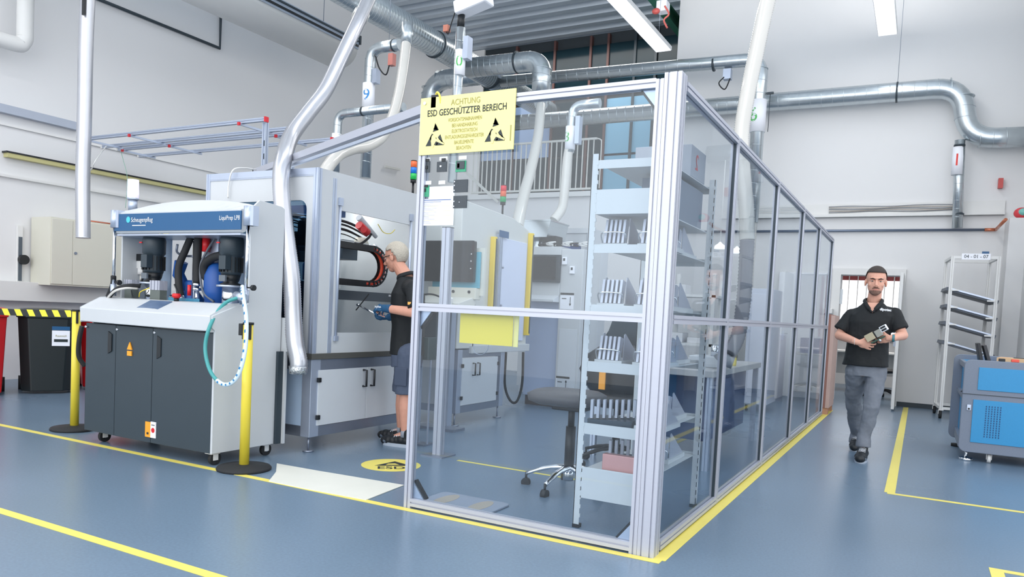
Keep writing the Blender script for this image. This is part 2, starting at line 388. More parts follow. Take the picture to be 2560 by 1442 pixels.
# open white door leaf
dl = MB().box(-.30, -.26, 12.05, 12.9, .03, 1.99); struct('door_1', dl, white, .003)
hd = thing('door_handle', 'dark lever handle on the open white door leaf', 'handle', (-.31, 12.12, 1.0))
MB().box(-.33, -.30, 12.1, 12.14, .93, 1.07).build('plate', steel, hd); MB().tube([(-.33, 12.12, 1.03), (-.36, 12.12, 1.03), (-.36, 12.24, 1.03)], .009, 8).build('lever', black, hd)
a_, c_ = PX(1950, 680, y=12.97), PX(2068, 690, y=12.97)
d2 = MB().box(a_.x, c_.x, 12.93, 12.99, 0, a_.z); struct('door_2', d2, M('door_daylit_white', (240, 242, 246), .5), .004)  # lighter white stands in for daylight on this opening
# desk and swivel chair glimpsed through the doorway
t = thing('desk', 'pale desk in the room beyond the doorway', 'desk', (-.75, 15.3, 0))
MB().box(-1.5, -.1, 15, 15.7, .72, .75).build('top', white, t, .004)
for sx in (-1.42, -.18): MB().box(sx-.03, sx+.03, 15.05, 15.65, 0, .72).build('leg', white, t, .004)
MB().box(-1.4, -.2, 15.6, 15.63, .3, .72).build('modesty_panel', white, t)
def star_base(t, c, r, m=black, wheel=black, zb=.06, n=5, a0=.3, thick=.022, hub=.12):
    for k in range(n):
        a = a0+2*pi*k/n; e = Vector((c[0]+r*cos(a), c[1]+r*sin(a), zb+.03))
        MB().tube(spl([(c[0], c[1], zb+hub*.75), (c[0]+.5*r*cos(a), c[1]+.5*r*sin(a), zb+hub*.6), e], 5), [thick*1.3]*4+[thick]*4+[thick*.8]*3, 8, sq=.7).build('base_arm', m, t)
        MB().cyl(e+Vector((-sin(a)*.018, cos(a)*.018, -.06)), e+Vector((sin(a)*.018, -cos(a)*.018, -.06)), .03, n=14).tube([e+Vector((0, 0, .01)), e+Vector((0, 0, -.05))], .008, 6).build('castor', wheel, t)
t = thing('swivel_chair', 'black swivel chair star base seen on the floor through the doorway', 'chair', (-.5, 14.2, 0))
star_base(t, (-.5, 14.2), .32); MB().cyl((-.5, 14.2, .12), (-.5, 14.2, .43), .025).build('column', black, t)
MB().ell((-.5, 14.2, .47), .24, .24, .045).build('seat', black, t)

# ---------------------------------------------------------------- floor tape
def tp(label, *boxes):
    m = MB()
    for b_ in boxes: m.box(*b_, 0.0005, .0015)
    x, y = boxes[0][0], boxes[0][2]
    tag(m.build('floor_tape', tape, base=(x, y, .0005)), label, 'tape', 'yellow floor tape lines')
tp('yellow tape line along the front and aisle side of the glazed partition', (-9, -1.015, 3.442, 3.495), (-1.068, -1.0, 3.495, 11.4))
tp('yellow tape line crossing the open floor at the lower left, nearest the camera', (-9, -1.2, 2.105, 2.16))
tp('yellow tape angle around the floor area of the blue machine', (-.13, 4, 5.94, 5.99), (-.15, -.08, 5.99, 12.9))
tp('short yellow tape corner at the lower right edge of the photo', (.38, 3, 4.37, 4.42), (.38, .44, 3, 4.37))
tp('yellow tape line on the floor inside the glazed partition', (-3.05, -1.95, 4.83, 4.865), (-1.98, -1.93, 4.865, 9.5))
# ESD floor mark
esd = thing('floor_marking', 'round yellow ESD sticker on the floor beside the open side of the partition', 'sticker', (-3.32, 4.37, 0))
MB().cyl((-3.32, 4.37, .0004), (-3.32, 4.37, .0014), .215, n=48).build('disc', tape, esd)
q = MB(); rt = Vector((.8, .6, 0)); 
rt = Vector((.78, .62, 0)).normalized(); up = Vector((-.62, .78, 0)).normalized(); o_ = Vector((-3.32, 4.37, .0018))
def P3(a, b_): return o_+rt*a+up*b_
q.text('ESD', .12, face_matrix(P3(-.0, -.1), rt, up), mi=0, bold=.002)
q.add([P3(-.12, -.03), P3(.15, -.03), P3(.03, .13)], [(0, 1, 2)])
q.build('print', blk_ink, esd)
MB().add([P3(-.04, 0)+Vector((0, 0, .0008)), P3(.06, 0)+Vector((0, 0, .0008)), P3(.03, .05)+Vector((0, 0, .0008)), P3(-.02, .04)+Vector((0, 0, .0008))], [(0, 1, 2, 3)]).build('hand_symbol', tape, esd)
mp = [PX(*p, z=.002) for p in ((692, 1159), (800, 1178), (1010, 1213), (915, 1250), (760, 1221), (672, 1203), (690, 1180))]
tag(MB().prism([(p.x, p.y) for p in mp], 'z', .0015, .005).build('dust_mat', M('cream_mat', (222, 222, 212), .4, noise=.03), base=(-3.4, 3.6, .0015)), 'cream adhesive floor mat lying between the yellow post and the partition', 'mat')
fm = thing('footprint_mat', 'grey rounded mat with two shoe prints behind the partition corner', 'mat', (-2.2, 3.75, 0))
mc = [PX(*p, z=.01) for p in ((1085, 1231), (1268, 1257), (1228, 1283), (1052, 1253))]
MB().prism(rrect(-2.56, -2.08, 3.62, 3.93, .04), 'z', .001, .012).build('mat', M('mat_grey', (140, 150, 166), .5, noise=.04), fm, .003)
for sx in (-2.44, -2.2):
    MB().prism([(sx+.05*cos(a)*(1 if abs(a-pi/2) > .8 else 1), 3.77+.13*sin(a)) for a in [2*pi*k/20 for k in range(20)]], 'z', .012, .0128).build('shoe_print', M('print_tan', (166, 158, 146), .6), fm)

# ---------------------------------------------------------------- glazed partition
YF = 3.5; XR = -1.06
gp = thing('glass_partition', 'tall aluminium framed clear partition around the protected work area', 'partition', (-1.8, 3.5, 0))
def prt(name, mb, m=alu, **k): return mb.build(name, m, gp, **k)
prt('post', MB().tslot('z', 0, 2.30, -1.187, -1.147, YF, YF+.045, 1, 1))
prt('post', MB().tslot('z', 0.0, 2.325, -1.145, XR, YF-.002, YF+.085, 2, 2))
prt('post', MB().tslot('z', 0, 2.305, -2.557, -2.512, YF, YF+.045))
ys = [4.78, 6.31, 7.81, 9.16, 10.58]
for y in ys: prt('post', MB().tslot('z', 0.01, 2.30, XR-.045, XR, y-.022, y+.022))
for z0, z1 in ((.012, .057), (1.138, 1.182), (2.26, 2.305)):
    prt('rail', MB().tslot('x', -2.512, -1.187, YF, YF+.045, z0, z1))
    yy = [YF+.085]+ys
    for a, b_ in zip(yy, yy[1:]): prt('rail', MB().tslot('y', a+.0225, b_-.0225, XR-.045, XR, z0, z1))
for z0, z1 in ((.057, 1.138), (1.182, 2.26)):
    prt('pane', MB().box(-2.512, -1.187, YF+.02, YF+.025, z0, z1), panel)
    for a, b_ in zip(yy, yy[1:]):
        prt('pane', MB().box(XR-.025, XR-.02, a+.0225, b_-.0225, z0, z1), panel)
        prt('seal', MB().box(XR-.03, XR-.012, b_-.029, b_-.0225, z0, z1), dark)
# open side: header beam running back over the machine, with end cap
h0 = Vector((-2.53, 3.52, 2.275)); h1 = Vector((-5.18, 4.72, 2.262))
prt('rail', MB().bar(h0, h1, .045, .05)); prt('rail', MB().bar(h0-Vector((0, 0, .052)), h1-Vector((0, 0, .052)), .02, .02), steel_v)
prt('end_cap', MB().bar(h1, h1+(h1-h0).normalized()*.02, .05, .06), black)
for (x, z, s) in ((-2.512, .057, 1), (-2.512, 1.138, -1), (-1.187, .057, 1), (-1.187, 2.26, -1)):
    dx = .08 if x < -2 else -.08
    prt('bracket', MB().prism([(x, z), (x+dx*.9, z), (x, z+s*.09)], 'y', YF+.026, YF+.05), steel_v)
    prt('bracket_cap', MB().bar((x+dx, YF+.05, z), (x, YF+.05, z+s*.1), .03, .012, up=(s*dx, 0, .08)), black)
cl = PX(1085, 248, y=3.5)
prt('clip', MB().box(cl.x-.012, cl.x+.02, 3.49, 3.53, 2.27, 2.34), black)
tag(MB().tube(spl([(cl.x, 3.51, 2.33), (cl.x+.02, 3.5, 2.355), (cl.x+.045, 3.49, 2.33), (cl.x+.05, 3.495, 2.29)]), .006, 8).build('cable_loop', yplate, base=cl), 'short yellow cable loop on the top rail above the warning sign', 'cable')

# warning sign
A, B, D = PX(1055, 250, y=3.485), PX(1288, 238, y=3.485), PX(1044, 388, y=3.485)
x0, x1, z0, z1 = A.x-.01, B.x, D.z, A.z+.01
sg = thing('warning_sign', 'large yellow ESD warning sign on the upper left of the glazed partition', 'sign', ((x0+x1)/2, 3.485, z0))
MB().box(x0, x1, 3.49, 3.4975, z0, z1).build('board', signy, sg)
W_, H_ = x1-x0, z1-z0; cx = (x0+x1)/2
def SP(a, b_): return (x0+a*W_, z1-b_*H_)
ink = MB(); fa = MB(); py = 3.4885; xs = .74
fa.text('ACHTUNG', .045, FY(cx-.005, py, z1-.13*H_), sx=.85)
ink.text('ESD GESCHÜTZTER BEREICH', .05, FY(cx, py, z1-.285*H_), sx=.79, bold=.0006)
for i, st in enumerate(['VORSICHTSMAßNAHMEN', 'BEI HANDHABUNG', 'ELEKTROSTATISCH', 'ENTLADUNGSGEFÄHRDETER', 'BAUELEMENTE', 'BEACHTEN']):
    MB().text(st, .028, FY(cx-.005, py, z1-(.43+i*.098)*H_), sx=.68).build('small_print', olive_ink, sg)
MB().box(x1-.022, x1-.016, py, py+.0008, z1-.86*H_, z1-.6*H_).build('side_print', olive_ink, sg)
def esd_tri(mb, mb2, cx_, cz, s, y):
    def p(a, b_): return (cx_+a*s, y, cz+b_*s)
    for poly in ([(-.02, 1.0), (.28, .42), (-.12, .62), (-.2, .56), (-.12, .5)], [(-.02, 1.0), (.33, .45), (.2, .42), (-.22, .32)],
                 [(-.3, .2), (-.5, -.15), (-.86, -.75), (-.28, -.75), (-.4, -.35)], [(-.3, .2), (-.17, .15), (-.28, -.1), (-.4, -.35), (-.5, -.15)],
                 [(.1, -.1), (.0, -.4), (-.15, -.72), (.3, -.68), (.2, -.3)], [(.05, -.75), (.86, -.75), (.32, -.42)], [(.86, -.75), (.5, .1), (.28, -.12), (.4, -.3), (.9, -.6)]):
        n = len(poly); mb.add([p(*q) for q in poly]+[(p(*q)[0], y+.001, p(*q)[2]) for q in poly], [list(range(n))]+[[i, i+n, (i+1) % n+n, (i+1) % n] for i in range(n)])
    hand = [(-.32, -.05), (-.2, .1), (-.02, -.02), (.1, -.22), (.9, -.62), (.84, -.72), (.12, -.42), (-.02, -.62), (-.12, -.9), (-.28, -.9), (-.34, -.5)]
    mb2.add([(cx_+a*s, y-.0006, cz+b_*s) for a, b_ in hand], [list(range(len(hand)))])
s_ = H_*.225
for fx in (.175, .81):
    ti = MB(); hd_ = MB(); esd_tri(ti, hd_, x0+fx*W_, z1-.68*H_, s_, py); tr = ti.build('esd_symbol', blk_ink, sg); hd_.build('hand_symbol', signy, tr)
ink.build('headline', blk_ink, sg); fa.build('heading', olive_ink, sg)
MB().cyl((x0+.03, 3.483, z1-.03), (x0+.03, 3.49, z1-.03), .009).build('screw', chrome, sg)

# yellow plate hanging inside under the middle rail
A, D = PX(1153, 784, y=3.56), PX(1150, 857, y=3.56); B = PX(1285, 790, y=3.56)
yb = thing('yellow_plate', 'plain yellow plate hanging below the middle rail inside the partition', 'sign', (A.x, 3.56, D.z))
MB().box(A.x, B.x, 3.553, 3.558, D.z+.002, 1.137).build('plate', yplate, yb)
MB().box(B.x, B.x+.03, 3.562, 3.566, D.z, D.z+.2).build('plate_edge', signy, yb)
MB().tube(spl([(A.x+.09, 3.56, D.z), (A.x+.1, 3.56, D.z-.045), (A.x+.145, 3.56, D.z-.055), (A.x+.18, 3.56, D.z-.03), (A.x+.185, 3.56, D.z)]), .0018, 6).build('wire_loop', steel, yb)

# circuit board samples taped to the pane
def px_box(name, u0, v0, u1, v1, y, mat, label, cat, group=None, th=.006, bits=None):
    a = PX(u0, v0, y=y); b_ = PX(u1, v1, y=y); o = MB().box(a.x, b_.x, y-th, y, b_.z, a.z)
    if bits:
        t = thing(name, label, cat, ((a.x+b_.x)/2, y, b_.z), group); o.build('board', mat, t)
        for (fx0, fx1, fz0, fz1, m_) in bits:
            MB().box(a.x+fx0*(b_.x-a.x), a.x+fx1*(b_.x-a.x), y-th-.004, y-th, b_.z+fz0*(a.z-b_.z), b_.z+fz1*(a.z-b_.z)).build('chip', m_, t)
        return t
    return tag(o.build(name, mat, base=((a.x+b_.x)/2, y, b_.z)), label, cat, group)
G = 'circuit board samples on the partition pane'; YP = 3.519
px_box('circuit_board', 1052, 405, 1075, 431, YP, black_pcb, 'black circuit board sample at the upper left of the pane', 'circuit board', G, bits=[(.45, .95, 1, 1.22, black), (.2, .8, .3, .6, black)])
px_box('circuit_board', 1094, 405, 1117, 429, YP, black_pcb, 'black circuit board sample with a small white square chip', 'circuit board', G, bits=[(.35, .5, .45, .62, paper), (.5, .9, 1, 1.3, black)])
px_box('circuit_board', 1141, 403, 1165, 429, YP, green_pcb, 'green and black circuit board sample with a white label at the upper right', 'circuit board', G, bits=[(.1, .9, .25, .95, black_pcb), (.2, .42, .35, .75, paper)])
px_box('circuit_board', 1050, 465, 1073, 492, YP, green_pcb, 'bright green circuit board sample with one black chip', 'circuit board', G, bits=[(.3, .7, .45, .75, black), (.1, .9, .85, 1.05, black)])
px_box('circuit_board', 1136, 450, 1169, 480, YP, black_pcb, 'wide black circuit board sample in front of the railing', 'circuit board', G, bits=[(.05, .1, .1, .2, paper), (.05, .1, .5, .6, paper), (.05, .1, .8, .9, paper)])
px_box('circuit_board', 1135, 490, 1167, 520, YP, black_pcb, 'lowest black circuit board sample beside the notice sheet', 'circuit board', G, bits=[(.05, .1, .1, .2, paper), (.05, .1, .5, .6, paper), (.45, .5, .45, .5, paper)])
for (u, v, w_, what) in ((1067, 399, 17, 'first'), (1109, 396, 20, 'second'), (1157, 394, 19, 'third')):
    px_box('label_strip', u-w_/2, v-4, u+w_/2, v+4, YP, paper, 'small white label strip above the %s board of the top row' % what, 'label', 'white label strips on the pane', th=.001)
px_box('label_strip', 1054, 453, 1078, 461, YP, paper, 'small white label strip above the bright green board', 'label', 'white label strips on the pane', th=.001)
px_box('label_strip', 1097, 452, 1113, 460, YP, paper, 'small white label strip alone above the notice sheet', 'label', 'white label strips on the pane', th=.001)
px_box('blank_sheet', 1073, 467, 1135, 520, YP-.001, M('sheet_grey', (214, 218, 224), .6), 'pale blank sheet behind the upper part of the notice', 'paper', th=.001)
ns = thing('notice_sheet', 'white printed notice with yellow ruled lines taped to the pane', 'paper', (PX(1095, 565, y=3.51).x, 3.513, PX(1095, 565, y=3.51).z))
a = PX(1056, 498, y=3.515); b_ = PX(1133, 563, y=3.515); MB().box(a.x, b_.x, 3.514, 3.5155, b_.z, a.z).build('sheet', paper, ns)
lw = b_.x-a.x
bar_ = MB()
for k, z_ in enumerate((.28, .46, .64, .82)): bar_.box(a.x+.06*lw, a.x+.92*lw, 3.5128, 3.514, a.z-z_*(a.z-b_.z), a.z-z_*(a.z-b_.z)+.0018)
bar_.build('ruled_lines', M('rule_yellow', (226, 220, 170), .6), ns)
hb = MB().box(a.x+.05*lw, a.x+.9*lw, 3.5128, 3.514, a.z-.06*(a.z-b_.z), a.z-.03*(a.z-b_.z)).box(a.x+.05*lw, a.x+.6*lw, 3.5128, 3.514, a.z-.12*(a.z-b_.z), a.z-.105*(a.z-b_.z))
for k in range(16): hb.box(a.x+.05*lw, a.x+(.2+.5*random.random())*lw, 3.513, 3.514, a.z-(.16+.05*k)*(a.z-b_.z), a.z-(.16+.05*k)*(a.z-b_.z)+.0008)
hb.build('print', M('print_navy', (88, 112, 160), .6), ns)

a = PX(384, 569, y=4.75); b_ = PX(423, 593, y=4.75)
s2_ = thing('sign_stand', 'small yellow ESD sign on a white stand seen through the open dosing machine', 'sign', ((a.x+b_.x)/2, 4.75, 0))
MB().box(a.x, b_.x, 4.74, 4.748, b_.z, a.z+.03).build('board', M('sign_bright_yellow', (238, 216, 60), .4), s2_); MB().box((a.x+b_.x)/2+.03, (a.x+b_.x)/2+.09, 4.75, 4.79, .02, a.z+.02).build('stand', white, s2_); MB().box(a.x, b_.x, 4.65, 4.9, 0, .02).build('foot', steel, s2_)
ti = MB(); hd_ = MB(); esd_tri(ti, hd_, (a.x+b_.x)/2+.0, b_.z+.07, .05, 4.738); tr = ti.build('esd_symbol', blk_ink, s2_); hd_.build('hand_symbol', M('sign_bright_yellow', (238, 216, 60)), tr)
# ---------------------------------------------------------------- dosing machine (left front)
lp = thing('dosing_machine', 'white and charcoal dosing machine on castors with blue name strip and open hood', 'machine', (-4.9, 3.8, 0))
def L(name, mb, m, par=None, **k): return mb.build(name, m, par or lp, **k)
X0, X1, Y0, Y1 = -5.61, -4.18, 3.5, 4.09
L('cabinet_frame', MB().box(X0+.01, X1-.012, Y0+.02, Y1-.02, .1, .9), dark, bevel=.004)
for i, (a, b_) in enumerate(((X0, -5.235), (-5.23, -4.81), (-4.805, X1-.004))):
    d = L('door', MB().prism([(a, Y0+.012*(1-((a+4.9)/.72)**2)*-1), (b_, Y0-.012*(1-((b_+4.9)/.72)**2)), (b_, Y0+.02), (a, Y0+.02)], 'z', .09, .915), dark, bevel=.002)
    if i != 1:
        hx = b_-.06 if i == 0 else a+.07
        L('handle_recess', MB().prism([(hx-.022, .70), (hx+.022, .72), (hx+.022, .845), (hx-.022, .865)], 'y', Y0-.016, Y0-.004), blacks, d)
    L('lock', MB().cyl((a+.02, Y0-.02, .885), (a+.02, Y0, .885), .008), chrome, d)
L('door', MB().box(-4.36, -4.355, Y0-.001, Y0+.01, .1, .91), black)
L('side_panel', MB().prism([(Y0-.004, .09), (Y0-.004, .93), (Y0-.03, .95), (Y0-.03, 1.03), (3.7, 1.115), (3.775, 1.12), (3.775, 1.79), (3.85, 1.86), (4.06, 1.845), (Y1, 1.83), (Y1, .09)], 'x', X1-.012, X1+.006), machine, bevel=.003)
L('side_panel', MB().prism([(3.7, 1.1), (3.775, 1.12), (3.775, 1.79), (3.85, 1.8), (Y1, 1.8), (Y1, .09), (Y0+.05, .09), (Y0+.05, 1.0)], 'x', X0-.006, X0+.012), machine, bevel=.003)
L('corner_strip', MB().box(X1+.006, X1+.03, 4.05, 4.11, .09, .78), dark); L('rear_flange', MB().box(X1-.05, X1+.075, 4.1, 4.125, .78, 1.03).box(X1-.05, X1+.05, 4.1, 4.12, .09, .78), machine)
# console: curved front band and sloping top
cs = MB(); n = 16
def cf(t): return Y0-.03-.035*(1-(2*t-1)**2)
vs = []; xs_ = [X0-.02+(X1-.006-X0+.02)*k/n for k in range(n+1)]
for k, x in enumerate(xs_):
    t = k/n; yf = cf(t); vs += [(x, yf, .93-.004), (x, yf-.004, 1.03), (x, 3.62, 1.112), (x, 3.70, 1.118), (x, 3.70, .93)]
fs = [(k*5+i, k*5+(i+1) % 5, (k+1)*5+(i+1) % 5, (k+1)*5+i) for k in range(n) for i in range(5)]
cs.add(vs, fs, False); cs.f += [[0, 1, 2, 3, 4], [n*5+4-i for i in range(5)]]; cs.sm += [False]*2; cs.mi += [0]*2
L('console', cs, machine, bevel=.006)
p = [PX(*q, y=yy) for q, yy in (((376, 752), 3.60), ((431, 755), 3.60), ((388, 779), 3.50), ((330, 777), 3.50))]
# touch screen lies on the console slope
def slope(x, y): return 1.03+(y-3.45)/.17*.083
pts = [(-5.009, 3.606), (-4.764, 3.606), (-4.752, 3.463), (-4.995, 3.463)]
vs = [(x, y, slope(x, y)-.002) for x, y in pts]+[(x, y, slope(x, y)+.006) for x, y in pts]
L('touch_screen', MB().add(vs, [(3, 2, 1, 0), (4, 5, 6, 7), (0, 1, 5, 4), (1, 2, 6, 5), (2, 3, 7, 6), (3, 0, 4, 7)]), M('screen_blue', (92, 112, 142), .12, noise=.35, scale=14))
eb = L('emergency_button', MB().cyl((-4.79, 3.66, 1.115), (-4.79, 3.66, 1.135), .018), black); L('button_cap', MB().lathe((-4.79, 3.66, 1.135), [(.016, 0), (.03, .01), (.032, .025), (.024, .036)]), red, eb)
# hood
hx0, hx1 = X0+.0, X1-.012; hv = []; n = 14
for k in range(n+1):
    x = hx0+(hx1-hx0)*k/n; q = 1-(2*k/n-1)**2; zt = 1.815+.065*q**.8
    hv += [(x, 3.705, 1.625), (x, 3.70, 1.775), (x, 3.86, zt), (x, Y1, zt-.015), (x, Y1, zt-.05), (x, 3.9, 1.70), (x, 3.72, 1.615)]
hm = MB(); hm.add(hv, [(k*7+i, k*7+(i+1) % 7, (k+1)*7+(i+1) % 7, (k+1)*7+i) for k in range(n) for i in range(7)], False)
hm.f += [list(range(7)), [n*7+6-i for i in range(7)]]; hm.sm += [False]*2; hm.mi += [0]*2
L('hood', hm, machine)
L('hood_lining', MB().box(hx0+.01, hx1-.01, 3.71, 4.05, 1.60, 1.612), steel_v)
st_ = L('name_strip', MB().box(X0+.03, X1+.0, 3.690, 3.699, 1.635, 1.765), blue)
L('maker_name', MB().text('Scheugenpflug', .05, FY(-5.375, 3.6885, 1.716), align='LEFT', sx=.9).box(-5.36, -5.2, 3.6885, 3.689, 1.672, 1.678), white, st_)
L('maker_emblem', MB().cyl((-5.41, 3.6885, 1.72), (-5.41, 3.689, 1.72), .024, n=20), M('emblem_teal', (70, 190, 200), .4), st_)
L('model_name', MB().text('LiquiPrep LP8', .045, FY(-4.19, 3.6885, 1.716), align='RIGHT', sx=.82), white, st_)
for cx_ in (-5.585, -4.115):
    L('rod_bracket', MB().cyl((cx_, 3.70, 1.66), (cx_, 3.70, 1.795), .034, n=24).box(cx_+.0, cx_+.06, 3.684, 3.735, 1.66, 1.795), steel_v)
    r_ = L('guide_rod', MB().cyl((cx_-.005, 3.70, 1.21), (cx_-.005, 3.70, 1.67), .012), chrome)
    L('rod_foot', MB().cyl((cx_-.005, 3.70, 1.13), (cx_-.005, 3.70, 1.22), .022), steel_v, r_)
    L('clamp_screw', MB().cyl((cx_-.005, 3.70, 1.235), (cx_+.06, 3.70, 1.235), .005).cyl((cx_+.055, 3.70, 1.235), (cx_+.075, 3.70, 1.235), .02, n=12), black, r_)
# deck and equipment under the hood
L('deck', MB().box(X0+.015, X1-.014, 3.7, 4.05, 1.06, 1.095), steel_v, bevel=.002)
L('inner_panel', MB().box(X0+.02, -5.36, 4.03, 4.045, 1.1, 1.62), M('inner_white', (178, 200, 224), .4))
L('inner_column', MB().tslot('z', 1.095, 1.62, -4.86, -4.72, 3.96, 4.04, 1, 1), steel_v)
L('inner_panel', MB().box(-4.71, X1-.02, 4.03, 4.045, 1.1, 1.62), M('inner_grey', (110, 134, 160), .4))
fins = MB()
def motor(cx_, cy, rod=False):
    m = L('stirrer_motor', MB().lathe((cx_, cy, 1.325), [(.07, 0), (.075, .02), (.072, .13), (.075, .14), (.085, .15), (.086, .25), (.08, .275), (.05, .285)], 20), dark)
    f = MB()
    for k in range(18): a = 2*pi*k/18; f.obox((cx_+.078*cos(a), cy+.078*sin(a), 1.40), .016, .004, .11, Matrix.Rotation(a, 3, 'Z'))
    L('cooling_fins', f, black, m)
    L('terminal_box', MB().box(cx_+.0, cx_+.07, cy-.115, cy-.06, 1.36, 1.46), dark, m, bevel=.004)
    g = L('gearbox', MB().lathe((cx_, cy, 1.25), [(.075, 0), (.075, .01), (.05, .02), (.06, .035), (.07, .08)], 18), black)
    L('rating_plate', MB().box(cx_-.01, cx_+.055, cy-.1, cy-.085, 1.275, 1.32), M('plate_grey', (96, 104, 112), .4, noise=.5, scale=200), g)
    L('flange', MB().cyl((cx_, cy, 1.235), (cx_, cy, 1.25), .1, n=24), steel_v)
    L('mixing_vessel', MB().lathe((cx_, cy, 1.095), [(.06, 0), (.06, .14)], 24), chrome)
    L('motor_badge', MB().box(cx_-.06, cx_-.03, cy-.088, cy-.082, 1.55, 1.56), red, m)
motor(-5.33, 3.86); motor(-4.47, 3.87)
L('drive_shaft', MB().cyl((-4.47, 3.9, 1.58), (-4.47, 3.9, 1.62), .03).cyl((-4.44, 3.9, 1.56), (-4.44, 3.9, 1.62), .012), chrome)
def vblock(cx_, cy, w_=.1):
    b_ = L('valve_block', MB().box(cx_-w_/2, cx_+w_/2, cy-.03, cy+.03, 1.095, 1.19), M('block_olive', (92, 100, 96), .4))
    L('pneumatic_cylinder', MB().tslot('z', 1.19, 1.262, cx_-w_/2, cx_+w_/2, cy-.035, cy+.035, 3, 1, hw=.006), alu, b_)
vblock(-5.48, 3.78, .09); vblock(-5.13, 3.76, .115)
L('filter_regulator', MB().box(-5.6, -5.54, 3.9, 3.95, 1.36, 1.42).cyl((-5.57, 3.925, 1.31), (-5.57, 3.925, 1.36), .03), white)
L('filter_knob', MB().box(-5.605, -5.545, 3.895, 3.95, 1.42, 1.475), black); L('filter_bowl', MB().cyl((-5.57, 3.925, 1.25), (-5.57, 3.925, 1.31), .014), hose_w)
for pts, r_, m_, nm in (
    ([(-5.6, 3.93, 1.37), (-5.615, 3.9, 1.33), (-5.6, 3.88, 1.13)], .007, black, 'air_line'), ([(-5.54, 3.92, 1.38), (-5.51, 3.9, 1.3), (-5.5, 3.85, 1.2)], .009, black, 'air_line'),
    ([(-4.98, 3.92, 1.61), (-5.02, 3.9, 1.5), (-5.06, 3.88, 1.38), (-5.03, 3.86, 1.25), (-4.99, 3.85, 1.15)], .027, rubber, 'hose'),
    ([(-4.87, 3.9, 1.61), (-4.88, 3.9, 1.4), (-4.87, 3.9, 1.26)], .031, rubber, 'hose'),
    ([(-4.55, 3.9, 1.47), (-4.68, 3.9, 1.46), (-4.79, 3.9, 1.40), (-4.80, 3.92, 1.31), (-4.74, 3.95, 1.28)], .032, rubber, 'hose'),
    ([(-4.74, 3.95, 1.61), (-4.80, 3.92, 1.5), (-4.84, 3.9, 1.38), (-4.78, 3.88, 1.2), (-4.68, 3.9, 1.12)], .009, M('cable_grey', (92, 98, 108), .5), 'cable'),
    ([(-5.2, 3.97, 1.56), (-5.19, 3.96, 1.5), (-5.1, 3.95, 1.47), (-4.97, 3.94, 1.465)], .009, steel, 'cable'),
    ([(-5.33, 3.74, 1.13), (-5.3, 3.73, 1.17), (-5.22, 3.74, 1.2), (-5.15, 3.76, 1.24)], .004, yellow, 'cable'),
    ([(-5.4, 3.72, 1.18), (-5.36, 3.71, 1.13), (-5.28, 3.72, 1.11)], .004, black, 'cable'),
    ([(-5.0, 3.8, 1.24), (-4.96, 3.8, 1.18), (-4.93, 3.8, 1.12)], .006, black, 'cable')):
    L(nm, MB().tube(spl(pts), r_, 12), m_)
for k, z in enumerate((1.20, 1.235)): L('hose_clamp', MB().cyl((-4.87, 3.9, z), (-4.87, 3.9, z+.022), .036), chrome)
L('pipe_fitting', MB().cyl((-4.87, 3.9, 1.1), (-4.87, 3.9, 1.2), .016).cyl((-4.99, 3.85, 1.1), (-4.99, 3.85, 1.16), .03).cyl((-5.07, 3.83, 1.14), (-4.98, 3.83, 1.14), .022), chrome)
L('steel_pipe', MB().cyl((-4.94, 3.93, 1.1), (-4.94, 3.93, 1.58), .018), chrome)
L('relief_valve', MB().cyl((-4.82, 3.93, 1.5), (-4.82, 3.93, 1.61), .028), red); L('relief_valve', MB().cyl((-4.83, 3.8, 1.16), (-4.83, 3.8, 1.24), .014), red)
L('blue_pump', MB().lathe((-4.74, 3.97, 1.1), [(.08, 0), (.095, .1), (.09, .22), (.06, .3), (.04, .32)], 18), bluepump)
L('blue_pump', MB().lathe((-5.02, 3.97, 1.1), [(.1, 0), (.1, .03), (.05, .1), (.06, .16), (.03, .18)], 18).tube([(-5.05, 3.96, 1.2), (-5.14, 3.94, 1.32), (-5.11, 3.94, 1.42)], [.03, .045, .05], 12), bluepump)
for a, b_ in ((X0+.03, -5.0), (-4.68, X1-.03)): L('mounting_rail', MB().box(a, b_, 3.715, 3.74, 1.095, 1.112), black)
pg = L('part_label', MB().box(-4.96, -4.62, 3.72, 3.725, 1.095, 1.14), M('label_teal', (50, 120, 150), .4, noise=.3, scale=60))
# ESD sign and pole seen through the open back
L('warning_triangle', MB().prism([(-5.085, .745), (-5.03, .745), (-5.057, .80)], 'y', Y0-.02, Y0-.012).box(-5.083, -5.033, Y0-.02, Y0-.012, .70, .735), orange)
wl = L('safety_label', MB().box(-4.86, -4.80, Y0-.018, Y0-.012, .13, .24), orange); L('safety_label_white', MB().box(-4.80, -4.745, Y0-.018, Y0-.012, .13, .245), paper, wl)
L('safety_label_dot', MB().cyl((-4.772, Y0-.02, .185), (-4.772, Y0-.017, .185), .018), red, wl); L('safety_label_arrow', MB().box(-4.79, -4.755, Y0-.02, Y0-.017, .22, .225).box(-4.84, -4.82, Y0-.02, Y0-.017, .15, .165), blk_ink, wl)
